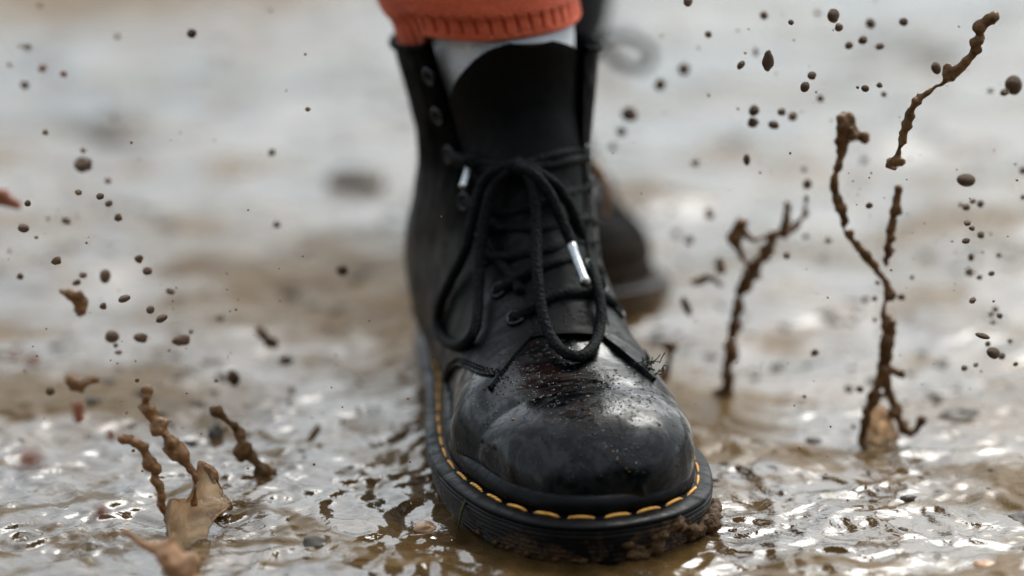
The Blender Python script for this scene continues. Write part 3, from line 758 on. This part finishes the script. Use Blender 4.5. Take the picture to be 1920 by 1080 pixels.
rs = sock('red_sock', [(-.0135, .221, .1765, .0415, .0505, .0012), (-.0138, .221, .1775, .0430, .0515, .0012), (-.0155, .221, .1850, .0435, .0525, .0012), (-.0175, .221, .1885, .0455, .0545, .001), (-.0185, .222, .20, .0475, .056, .001), (-.018, .223, .23, .0515, .059, 0), (-.02, .225, .30, .055, .063, 0)],
          M['red'], 44, lambda z: 0.048 * float(np.clip((0.1885 - z) / 0.003, 0, 1) * np.clip((z - 0.1785) / 0.0015, 0, 1)))
rs['label'] = 'orange-red knitted sock cuff with ribbed lower edge'

# ------------------------------------------------------------------ unseen leafy mass added behind the camera to darken the boot's reflections
hv = []; hf = []
for k in range(15000):
    x = rng.uniform(-9, 9); z = rng.random()**0.8 * (4.2 + 0.5*math.sin(x*1.3) + 0.3*math.sin(x*3.1)); y = -5.0 - rng.random()*1.6
    c = Vector((x, y, z)); a = Vector(rng.normal(0, 1, 3)).normalized(); b_ = a.orthogonal().normalized(); r_ = rng.uniform(.05, .13); i_ = len(hv)
    hv += [c - a*r_, c + b_*r_*.55, c + a*r_, c - b_*r_*.55]; hf.append((i_, i_+1, i_+2, i_+3))
sky_blocker = empty('sky_blocker', (0, -5.8, 0)); meta(sky_blocker, 'unseen dark green leafy screen added behind the camera to darken reflections', 'sky_blocker')
off = Vector((0, -5.8, 0))
mesh_obj('blocker_leaves', [v - off for v in hv], hf, simple('blocker_leaf_green', (0.035, 0.055, 0.022), 0.5), sky_blocker, False)
core = MB()
for k in range(110): core.blob((rng.uniform(-8.8, 8.8), rng.uniform(-.4, .3), rng.uniform(.4, 3.6)), rng.uniform(.7, 1.0), 2, .2, 1.5, seed=k)
core.build('blocker_core', simple('blocker_core_dark', (0.02, 0.02, 0.012), 0.9), sky_blocker)

# ------------------------------------------------------------------ unseen band of trees added ahead for dark, contrasty reflections in the water
tv_ = []; tf_ = []
for k in range(16000):
    a = rng.uniform(-1.25, 1.25); d = rng.uniform(62, 70); x = d*math.sin(a); y = d*math.cos(a)
    top_ = 6.2 + 1.3*noise.noise(Vector((a*9, 0, 0)))*2 + 0.8*noise.noise(Vector((a*40, 3, 0)))
    c = Vector((x, y, rng.random()**0.8 * top_)); e = Vector(rng.normal(0, 1, 3)).normalized(); b_ = e.orthogonal().normalized(); r_ = rng.uniform(.3, .8); i_ = len(tv_)
    tv_ += [c - e*r_, c + b_*r_*.6, c + e*r_, c - b_*r_*.6]; tf_.append((i_, i_+1, i_+2, i_+3))
fw = mesh_obj('added_far_wood', tv_, tf_, simple('added_wood_leaves', (0.03, 0.042, 0.02), 0.6), None, False); fw['kind'] = 'stuff'

# ------------------------------------------------------------------ mud thrown up: strands
def nodes_blob(name, chains, Y, mat, label, vox=0.0008, group=None, dy=None, cat='mud splash'):
    """chains of (px, py, r_px[, Y]) become one fused body"""
    base = None; mb = MB(); allp = []
    for ch in chains:
        P = []; Rr = []
        for n in ch:
            y_ = n[3] if len(n) > 3 else Y
            P.append(np.array(pix(n[0], n[1], y_))); Rr.append(n[2] * mpp(y_))
        allp += P
        if len(P) > 1:
            A = catmull(np.c_[np.array(P), np.array(Rr)], 7)
            jit = np.array([[noise.noise(Vector((i*.35, Y*50, j*9.1))) for j in range(3)] for i in range(len(A))])
            A[:, :3] += jit * 0.0012
            A[:, 3] = np.maximum(A[:, 3], 0.0008) * (1 + 0.9*jit[:, 0])
            for i in range(len(A)):
                if random.random() < 0.35:
                    q = A[i, :3] + rng.normal(0, 0.45, 3) * A[i, 3]; mb.blob(q, A[i, 3]*random.uniform(.55, 1.05), 2, .25, 1.4, seed=random.random()*30)
            mb.tube(A[:, :3], A[:, 3]*0.82, 10)
        for p, r in zip(P, Rr): mb.blob(p, max(r, .001)*1.12, 2, 0.22, 1.3, (1, 1, random.uniform(.85, 1.15)), seed=random.random()*30)
    allp = np.array(allp); low = allp[np.argmin(allp[:, 2])]
    mb.v = [tuple(np.array(v) - low) for v in mb.v]
    o = mb.build(name, mat); o.location = tuple(low); remesh(o, vox, 2)
    return meta(o, label, cat, group)
YL = 0.03
nodes_blob('mud_splash', [[(273, 732, 11), (270, 748, 5), (278, 768, 14), (285, 783, 8), (298, 797, 16), (312, 815, 8), (322, 830, 10), (332, 848, 16), (345, 862, 11), (358, 880, 8), (365, 900, 5), (364, 918, 4), (362, 945, 6)],
    [(312, 842, 8), (326, 850, 12)]], YL, M['drop'], 'tall beaded strand of brown muddy water rising left of the boot, right of its twin')
nodes_blob('mud_splash', [[(237, 820, 8), (255, 828, 9), (270, 838, 9), (272, 850, 8), (280, 868, 13), (293, 880, 11), (290, 900, 10), (300, 918, 8), (302, 945, 9), (315, 970, 8), (318, 1000, 8)]],
    YL - .005, M['drop_red'] if False else M['drop'], 'shorter beaded reddish brown strand leaning left, beside the taller strand')
nodes_blob('mud_splash', [[(375, 868, 6), (388, 880, 9), (402, 898, 7), (415, 922, 5), (428, 945, 7)], [(428, 945, 7), (410, 960, 6), (392, 972, 5)]], YL + .02, M['drop'], 'curved brown rim on the right of the pale mud film')
# thin film between the strands
V = []; F = []
Lx = [(372, 868), (364, 912), (346, 940), (318, 936), (312, 985), (325, 1030), (345, 1090)]; Rx = [(378, 866), (398, 892), (416, 920), (432, 948), (402, 975), (388, 1020), (405, 1090)]
Lc = catmull(Lx, 6); Rc = catmull(Rx, 6); ncol = 14
for i in range(len(Lc)):
    for k in range(ncol+1):
        f = k/ncol; x = Lc[i][0]*(1-f) + Rc[i][0]*f; y = Lc[i][1]*(1-f) + Rc[i][1]*f
        yy = YL + 0.02*f - 0.035*(i/len(Lc))**1.5 + 0.006*math.sin(f*math.pi)
        p = pix(x, y, yy); V.append(p)
for i in range(len(Lc)-1):
    for k in range(ncol): a = i*(ncol+1)+k; F.append((a, a+1, a+ncol+2, a+ncol+1))
low = min(V, key=lambda v: v.z).copy(); V = [v - low for v in V]
o = mesh_obj('mud_film', V, F, M['film']); o.location = low; s_ = o.modifiers.new('thickness', 'SOLIDIFY'); s_.thickness = 0.0008; s_.offset = 0
meta(o, 'pale tan sheet of muddy water stretched between the left strands', 'mud splash')
nodes_blob('mud_splash', [[(232, 995, 6), (255, 1012, 8), (285, 1028, 12), (305, 1032, 14), (325, 1040, 16), (345, 1070, 22), (370, 1110, 28)], [(305, 1032, 12), (318, 1018, 9), (325, 1003, 6)]],
    -0.03, M['tan'], 'blurred tan splash fork at the bottom edge, nearest the camera', 0.0012)
nodes_blob('mud_splash', [[(405, 770, 12), (420, 782, 7), (440, 800, 7), (450, 820, 10), (460, 842, 11), (475, 862, 9), (495, 880, 12), (513, 886, 8)], [(445, 848, 9), (462, 845, 12)], [(452, 860, 8), (445, 845, 8)], [(480, 885, 7), (497, 890, 10)]],
    0.10, M['drop_dark'], 'small dark brown splash strand between the left splash and the boot')
nodes_blob('mud_splash', [[(1862, 32, 12), (1850, 38, 9), (1835, 50, 11), (1838, 70, 8), (1828, 95, 9), (1812, 115, 9), (1795, 130, 11), (1780, 137, 12), (1772, 152, 5), (1745, 170, 5), (1720, 190, 8), (1705, 215, 8), (1700, 235, 11), (1692, 260, 8), (1685, 285, 6), (1680, 303, 11), (1694, 303, 5)]],
    0.10, M['drop_dark'], 'long dark mud strand curving up to the top right corner')
nodes_blob('mud_splash', [[(1577, 218, 6), (1592, 225, 12), (1583, 245, 13), (1578, 265, 12), (1578, 285, 9), (1570, 315, 8), (1563, 345, 8), (1568, 370, 8), (1577, 390, 11), (1580, 415, 5), (1590, 440, 7), (1610, 465, 8), (1625, 482, 9), (1645, 510, 6), (1662, 530, 8), (1665, 552, 9), (1655, 590, 6), (1665, 610, 13), (1660, 650, 13), (1656, 690, 12), (1640, 740, 12), (1622, 790, 9), (1615, 828, 9)],
    [(1583, 248, 12), (1600, 252, 12), (1622, 260, 9)], [(1656, 700, 10), (1668, 740, 9), (1682, 775, 10), (1693, 805, 10), (1715, 808, 7), (1728, 788, 10)], [(1665, 690, 7), (1690, 702, 8)]],
    0.145, M['drop_dark'], 'tall crooked dark mud strand right of the boot, standing on the puddle')
nodes_blob('mud_splash', [[(1685, 355, 9), (1680, 375, 8), (1676, 395, 8), (1670, 430, 9), (1665, 465, 8), (1662, 495, 5)]], 0.14, M['drop_dark'], 'straight dark mud strand above the fork of the crooked one')
nodes_blob('mud_splash', [[(1648, 770, 16), (1650, 800, 24), (1652, 828, 30)]], 0.150, M['film'], 'pale tan mound of splash at the foot of the crooked strand')
nodes_blob('mud_splash', [[(1365, 748, 15), (1365, 700, 12), (1370, 650, 12), (1378, 610, 14), (1385, 570, 12), (1400, 530, 13), (1415, 500, 12), (1440, 470, 12), (1452, 440, 7), (1475, 435, 7), (1495, 420, 7), (1510, 398, 5), (1513, 375, 4)],
    [(1448, 438, 6), (1415, 450, 5), (1397, 435, 6), (1388, 420, 11), (1375, 445, 12), (1382, 462, 8), (1390, 482, 6)], [(1410, 505, 8), (1398, 490, 5)], [(1477, 385, 7), (1475, 410, 8), (1466, 436, 5)]],
    0.205, M['drop_dark'], 'blurred forked mud splash just right of the boot')
nodes_blob('mud_splash', [[(1305, 528, 8), (1325, 520, 7), (1350, 535, 5)], [(1350, 490, 8), (1352, 505, 10)]], 0.22, M['drop_dark'], 'blurred clot of mud left of the forked splash')
nodes_blob('mud_splash', [[(1104, 305, 10), (1120, 320, 9), (1132, 345, 8), (1138, 375, 7), (1136, 400, 6)]], 0.29, M['drop'], 'blurred brown curl of mud against the right edge of the boot shaft')
nodes_blob('mud_splash', [[(1233, 715, 16), (1245, 705, 10), (1256, 672, 6), (1258, 650, 11)]], 0.20, M['drop_dark'], 'dark splash low behind the right side of the toe')

# ------------------------------------------------------------------ drops in the air
DL = ['brown', 'dark brown', 'reddish brown', 'pale amber']
MT = {'b': M['drop'], 'd': M['drop_dark'], 'r': M['drop_red'], 'p': M['drop_pale']}
WD = {'b': 'brown', 'd': 'dark brown', 'r': 'reddish', 'p': 'pale amber'}
proto = {}
for t in 'bdrp':
    for v in range(4):
        mb = MB(); mb.blob((0, 0, 0), 1.0, 3, 0.06 + 0.035*v, 0.8 + .2*v, (1, 1, 1), seed=v*3.1 + ord(t))
        me_ = bpy.data.meshes.new('mud_drop'); me_.from_pydata(mb.v, [], mb.f); me_.polygons.foreach_set('use_smooth', [True]*len(me_.polygons)); me_.materials.append(MT[t]); proto[t, v] = me_
def drop(px, py, r, t='d', Y=0.06, sx=1.0, sz=1.0, ang=0.0, label=None, group=None, cat='mud droplet'):
    o = bpy.data.objects.new('mud_drop', proto[t, random.randrange(4)]); COL.objects.link(o)
    o.location = pix(px, py, Y); k = r * mpp(Y) * 0.93
    o.scale = (k*sx, k, k*sz); o.rotation_euler = (0, R(ang), 0)
    meta(o, label, cat, group); return o
# singled-out drops
ONE = [
 (157, 308, 17, 'b', .02, 1.1, .85, 10, 'largest round brown mud drop hanging alone at left'),
 (156, 282, 6, 'p', .02, 1, 1, 0, 'small amber drop just above the largest left drop'),
 (359, 63, 10, 'd', .16, 1, .9, 0, 'blurred dark drop alone near the top left'),
 (197, 518, 13, 'b', .02, .85, 1.1, 0, 'brown teardrop left of the pair in mid air'),
 (210, 631, 14, 'b', .02, 1.05, .95, 0, 'round brown drop with two specks below it'),
 (217, 648, 5, 'p', .02, 1, 1, 0, 'upper amber speck under the round brown drop'),
 (222, 661, 6, 'p', .02, 1.3, .8, 0, 'lower amber speck under the round brown drop'),
 (339, 638, 14, 'b', .02, 1.25, .75, -5, 'wide flat brown drop right of the round one'),
 (358, 622, 5, 'p', .02, 1, 1, 0, 'amber speck touching the wide flat drop'),
 (263, 633, 12, 'b', .02, 1.15, .8, 10, 'oval brown drop between the round one and the flat one'),
 (641, 507, 12, 'd', .18, 1, .9, 0, 'blurred dark drop alone just left of the boot heel'),
 (655, 750, 18, 'd', .24, 1.2, .8, 0, 'large blurred dark drop low, left of the welt'),
 (438, 708, 13, 'd', .16, 1, 1.3, -20, 'blurred dark drop above the small left splash'),
 (535, 676, 12, 'd', .20, 1.3, .8, 0, 'blurred dark drop below the short dark streak'),
 (54, 862, 25, 'r', -.16, 1.1, .85, 0, 'largest blurred reddish drop at the left edge'),
 (190, 960, 16, 'r', -.09, .9, 1.1, 20, 'blurred reddish drop low, left of the tan fork'),
 (207, 816, 11, 'r', -.06, .9, 1.2, -15, 'reddish drop beside the tip of the shorter strand'),
 (24, 668, 13, 'r', -.12, 1.4, .7, 0, 'wide blurred reddish drop at far left'),
 (62, 677, 12, 'r', -.10, 1, 1, 0, 'round blurred reddish drop right of the wide one'),
 (94, 733, 10, 'b', .01, 1, 1, 0, 'brown drop left of the lobed mud clot'),
 (1900, 160, 18, 'd', .06, .95, 1.1, 0, 'big dark drop touching the right edge'),
 (1884, 173, 9, 'b', .055, 1.1, .8, -20, 'small brown drop stuck to the big right edge drop'),
 (1811, 338, 17, 'd', .06, 1.1, .75, 0, 'flat dark drop at the top of the right hand column'),
 (1440, 115, 13, 'd', .10, .85, 1.6, 5, 'tall dark drop high right of the boot'),
 (1180, 215, 16, 'd', .24, 1, .9, 15, 'blurred dark drop right of the boot shaft, biggest of three'),
 (1282, 130, 12, 'd', .24, 1, 1, 0, 'upper blurred dark drop right of the pale lace ring'),
 (1238, 158, 12, 'd', .24, 1, 1, 0, 'lower blurred dark drop below the pale lace ring'),
 (1755, 128, 11, 'd', .09, .85, 1.15, -15, 'dark drop left of the curved top right strand'),
 (1562, 30, 12, 'd', .12, 1, 1.15, 0, 'dark drop touching a brown one near the top edge'),
 (1573, 51, 8, 'b', .11, 1, 1.1, 0, 'brown drop hanging under the dark one near the top edge'),
 (1287, 575, 12, 'd', .20, .7, 1.9, -22, 'slanting dark streak of mud beside the ankle'),
 (1740, 825, 12, 'd', .16, 1, 1.2, 0, 'dark drop just above the puddle, right of the tan mound'),
 (1290, 3, 9, 'b', .08, 1, 1.1, 0, 'brown drop cut by the top edge of the photo'),
 (1400, 300, 9, 'd', .14, .8, 1.3, 0, 'upright dark drop between the boot and crooked strand'),
]
for d in ONE: drop(*d[:8], label=d[8])
GROUPS = {
 'small drops scattered at the upper left': ('small muddy drop in the air at the upper left', [
  (52, 89, 7, 'b'), (39, 86, 4, 'p'), (80, 128, 8, 'r'), (119, 139, 7, 'r'), (46, 159, 8, 'b'), (18, 122, 5, 'p'), (75, 9, 5, 'p'), (220, 68, 6, 'p'), (85, 248, 6, 'p'), (214, 218, 7, 'd', .3), (510, 285, 7, 'd', .18), (577, 205, 5, 'p', .12), (507, 19, 3, 'd')]),
 'small drops in the middle left': ('small muddy drop in the air at mid height on the left', [
  (52, 381, 7, 'b', .08), (44, 428, 10, 'd', .10), (68, 445, 4, 'p'), (124, 414, 8, 'b', .02, 1.2, .8, 20), (202, 339, 6, 'p'), (147, 361, 7, 'p', .1), (188, 368, 7, 'b', .08), (204, 382, 7, 'b', .05), (221, 408, 8, 'd', .05), (105, 489, 9, 'd', .08),
  (38, 518, 7, 'b', .12), (18, 471, 4, 'p'), (143, 530, 7, 'b', .03, 1.2, .8), (156, 516, 7, 'b', .03, 1.2, .8), (260, 485, 8, 'b'), (277, 508, 9, 'b'), (519, 421, 8, 'b', .18), (90, 410, 4, 'p')]),
 'small drops above the left splash': ('small brown drop in the air above the left splash', [
  (193, 574, 7, 'b'), (233, 560, 11, 'd', .06, 1.2, .65), (320, 547, 8, 'b', .03, 1.2, .7), (282, 581, 8, 'b', .05), (303, 597, 11, 'd', .08, 1.2, .7, -25), (412, 597, 8, 'b', .2), (645, 635, 9, 'd', .3), (547, 732, 8, 'd', .2), (257, 713, 5, 'b'), (47, 697, 4, 'r'), (405, 714, 4, 'b', .1), (250, 845, 4, 'p')]),
 'dark drops above the boot on the right': ('small dark drop in the air at the upper right', [
  (1328, 65, 8, 'd', .05), (1432, 29, 8, 'd', .18), (1483, 42, 6, 'd', .1), (1533, 24, 6, 'd', .25), (1632, 44, 10, 'd', .18), (1694, 41, 9, 'd', .15), (1592, 85, 9, 'd', .15), (1618, 75, 9, 'd', .15), (1650, 87, 8, 'd', .15, 1.2, .8), (1417, 98, 6, 'd', .22, .8, 1.5),
  (1389, 122, 8, 'd', .12, .8, 1.2, 40), (1522, 142, 9, 'd', .12), (1509, 163, 10, 'd', .1, .9, 1.1, 30), (1538, 185, 8, 'd', .18), (1622, 166, 7, 'd', .1), (1608, 164, 3, 'd', .1), (1649, 160, 6, 'd', .12), (1657, 177, 6, 'd', .16), (1414, 207, 11, 'd', .15), (1412, 230, 10, 'd', .15), (1466, 210, 9, 'd', .15), (1486, 219, 9, 'd', .17), (1451, 234, 10, 'd', .15, 1.2, .8), (1857, 171, 5, 'd'), (1310, 90, 3, 'd'), (1240, 68, 3, 'd')]),
 'dark drops beside the shaft': ('smaller blurred dark drop right of the boot shaft', [(1165, 247, 10, 'd', .24), (1149, 275, 8, 'd', .26)]),
 'blurred drops between the boot and the strands': ('small blurred drop between the boot and the tall strands', [
  (1304, 306, 9, 'b', .22), (1514, 345, 10, 'd', .18), (1512, 373, 6, 'd', .18, .8, 1.3), (1508, 318, 6, 'd', .2), (1329, 401, 10, 'b', .24, .8, 1.2, -30), (1292, 450, 9, 'd', .24), (1257, 395, 8, 'd', .35), (1269, 437, 9, 'd', .32), (1475, 480, 8, 'd', .15), (1511, 442, 6, 'd', .2), (1553, 451, 7, 'd', .18), (1630, 385, 7, 'd', .12), (1620, 300, 7, 'b', .25), (1543, 485, 6, 'd', .3, 1.5, .6),
  (1528, 661, 8, 'd', .13), (1508, 744, 4, 'b', .02), (1591, 730, 8, 'd', .18), (1623, 562, 7, 'd', .2), (1573, 605, 7, 'd', .3), (1352, 575, 7, 'd', .3), (1600, 800, 5, 'd', .14)]),
 'column of small drops at the far right': ('small brown drop in the column at the far right', [
  (1801, 385, 5, 'b'), (1812, 389, 8, 'd'), (1824, 378, 6, 'b'), (1838, 383, 8, 'd'), (1814, 418, 7, 'b', .07), (1822, 428, 6, 'b', .07), (1839, 441, 8, 'd'), (1811, 452, 7, 'd', .07, 1.2, .8), (1821, 482, 7, 'd'), (1817, 510, 9, 'b'), (1836, 520, 6, 'b'), (1859, 513, 6, 'd'), (1873, 479, 5, 'd'), (1842, 473, 3, 'd'),
  (1824, 563, 7, 'b', .08), (1866, 580, 7, 'b'), (1874, 592, 6, 'b'), (1858, 590, 6, 'b'), (1862, 604, 5, 'b'), (1842, 630, 9, 'd', .07, 1.7, .6, 15), (1862, 662, 12, 'd', .07, 1.2, .9), (1878, 668, 7, 'd'), (1852, 645, 6, 'd'), (1918, 320, 8, 'd'), (1918, 370, 5, 'd'), (1808, 690, 6, 'b', .1), (1830, 684, 5, 'b', .1), (1904, 683, 5, 'd'), (1894, 640, 5, 'b')]),
 'drops beside the crooked strand': ('small dark drop close to the crooked strand', [
  (1690, 557, 8, 'd', .14), (1640, 560, 6, 'd', .14), (1645, 530, 5, 'd', .14), (1612, 730, 8, 'd', .14), (1690, 700, 8, 'd', .14), (1710, 520, 4, 'd', .14), (1675, 470, 4, 'd', .14), (1640, 600, 5, 'd', .15)]),
}
LAND = {'the largest lone round drop': (157, 308), 'the knobbly mud clot': (142, 565), 'the round drop with two specks': (210, 631), 'the wide flat drop': (339, 638), 'the lobed mud clot': (150, 718),
 'the lone blurred drop near the top left': (359, 63), 'the left edge clot': (15, 375), 'the tall beaded strand': (275, 735), 'the lone drop by the heel': (641, 507), 'the small dark splash': (405, 770),
 'the tall high drop': (1440, 115), 'the touching pair at the top edge': (1566, 40), 'the top of the curved strand': (1855, 35), 'the bottom of the curved strand': (1685, 300), 'the big right edge drop': (1900, 160),
 'the flat column drop': (1811, 338), 'the head of the crooked strand': (1600, 245), 'the foot of the crooked strand': (1630, 800), 'the upright dark drop': (1400, 300), 'the tip of the forked splash': (1513, 375),
 'the foot of the forked splash': (1365, 740), 'the slanting dark streak': (1287, 575), 'the biggest blurred shaft drop': (1180, 215), 'the upper straight strand': (1685, 355), 'the fork of the crooked strand': (1662, 530), 'the dark drop by the curved strand': (1755, 128)}
def direction(dx, dy):
    a = math.degrees(math.atan2(-dy, dx)) % 360
    return ['right of', 'up right of', 'above', 'up left of', 'left of', 'down left of', 'below', 'down right of'][int((a + 22.5) // 45) % 8]
used = set(d[8] for d in ONE)
def describe(px, py, r, t):
    size = 'tiny' if r <= 5 else ('small' if r <= 8 else 'mid-sized'); near = sorted(LAND.items(), key=lambda kv: math.hypot(kv[1][0]-px, kv[1][1]-py))
    for k in range(6):
        nm, (lx, ly) = near[k]; dist = math.hypot(px-lx, py-ly); how = 'just ' if dist < 45 else ('' if dist < 110 else 'well ')
        lab = f"{size} {WD[t]} drop {how}{direction(px-lx, py-ly)} {nm}"
        if lab not in used: used.add(lab); return lab
    lab = lab.replace(' drop ', ' mud droplet '); used.add(lab); return lab
for g, (lab, lst) in GROUPS.items():
    for d in lst:
        px_, py_, r_, t_ = d[:4]; t_ = 'b' if (px_ < 700 and t_ == 'd' and r_ < 12) else t_; Y_ = d[4] if len(d) > 4 else random.uniform(.0, .05); rest = d[5:]
        sx_ = rest[0] if len(rest) > 0 else random.uniform(.9, 1.15); sz_ = rest[1] if len(rest) > 1 else random.uniform(.8, 1.05); an = rest[2] if len(rest) > 2 else random.uniform(-30, 30)
        drop(px_, py_, r_, t_, Y_, sx_, sz_, an, describe(px_, py_, r_, t_), g)
nodes_blob('mud_clot', [[(123, 549, 7), (135, 556, 10), (148, 562, 13), (158, 568, 9)], [(146, 570, 8), (150, 582, 11)]], .02, M['drop'], 'knobbly clot of brown mud drops fused together at left', cat='mud clot')
nodes_blob('mud_clot', [[(130, 710, 9), (140, 718, 13), (150, 722, 11), (168, 714, 7), (182, 713, 7)], [(148, 726, 8), (154, 733, 6)]], .0, M['drop'], 'lobed brown clot of mud stretching right, above the left splash', cat='mud clot')
nodes_blob('mud_clot', [[(-6, 366, 13), (8, 370, 12), (20, 378, 10), (32, 384, 9)]], -.02, M['drop_red'], 'slanting mud clot entering from the left edge', cat='mud clot')
nodes_blob('mud_clot', [[(137, 756, 5), (140, 768, 6), (146, 780, 8), (146, 790, 7)], [(152, 756, 4), (153, 770, 5), (148, 782, 6)]], -.04, M['drop_red'], 'blurred reddish looped clot under the lobed one', cat='mud clot')
nodes_blob('mud_clot', [[(486, 617, 8), (494, 628, 8), (506, 644, 10), (516, 646, 7)]], .20, M['drop_dark'], 'short blurred dark streak left of the boot', cat='mud clot')

mb = MB()
for k in range(420):
    sd_ = rng.random()
    if sd_ < .45: x, y, z = rng.normal(-.14, .05), rng.uniform(-.02, .08), abs(rng.normal(.07, .05))
    else: x, y, z = rng.normal(.14, .05), rng.uniform(.0, .2), abs(rng.normal(.11, .06))
    mb.blob((x, y, z), abs(rng.normal(.00022, .00018)) + .00012, 1, .2, 1.2, seed=k)
o = mb.build('muddy_spray', M['drop']); o['kind'] = 'stuff'

# ------------------------------------------------------------------ stones and clods on the ground
def stone(px, py, r, mat, label, cat='stone', sq=(1.2, 1, .55), sub=3, sink=0.25, name='stone'):
    c = gnd(px, py); mb = MB(); mb.blob((0, 0, 0), r, sub, 0.22, 1.2, sq, seed=px*.013)
    o = mb.build(name, mat); o.location = (c.x, c.y, -r*sq[2]*sink*0.5 + float(ground_h(c.x, c.y))*.5); meta(o, label, cat); return o
stone(1842, 1062, .0042, M['stone_pale'], 'pale orange pebble in the puddle at the bottom right')
stone(590, 1022, .0050, M['stone'], 'dark pebble breaking the water left of the sole')
stone(1800, 906, .0055, M['clod'], 'flat dark stone in the puddle at right', sq=(1.9, 1, .35))
stone(405, 820, .0050, M['stone'], 'dark pebble behind the small dark splash', sq=(.8, 1, 1.2))
stone(1920, 980, .0060, M['stone'], 'brown stone at the right edge near the bottom')
stone(800, 985, .0040, M['stone_pale'], 'pale grey pebble wet beside the left of the sole')
stone(1790, 785, .0060, M['clod'], 'rounded dark stone right of the crooked strand')
stone(665, 335, .015, M['clod'], 'blurred dark clod on the ground left of the shaft', 'mud clod', name='mud_clod', sink=.1)
stone(185, 262, .020, M['clod'], 'blurred dark clod far back at the left', 'mud clod', (1.3, 1, .35), name='mud_clod')
stone(1740, 108, .020, M['clod'], 'blurred dark clod far back at the right', 'mud clod', (1.2, 1, .4), name='mud_clod')
mb = MB()
for k in range(2600):
    y = -0.05 + 1.25 * rng.random()**1.0; w = 0.24 + 0.20 * max(y, 0); x = rng.uniform(-w, w)
    n = perlin2(np.array([x*9.0 + 4]), np.array([y*9.0]), 31)[0]
    if n < 0.05 and rng.random() > 0.15: continue
    if -0.07 < x - 0.032 + y*0.14 < 0.075 and -0.02 < y < 0.32: continue
    if y < 0.10 and rng.random() < (0.97 if x < 0.1 else 0.7): continue
    r_ = abs(rng.normal(0.0012, 0.0014)) + 0.0006
    mb.blob((x, y, float(ground_h(x, y)) - r_*.15), r_, 1, 0.3, 1.4, (1.3, 1.0, .6), seed=k*.37)
g_ = mb.build('gravel', M['stone']); g_['kind'] = 'stuff'
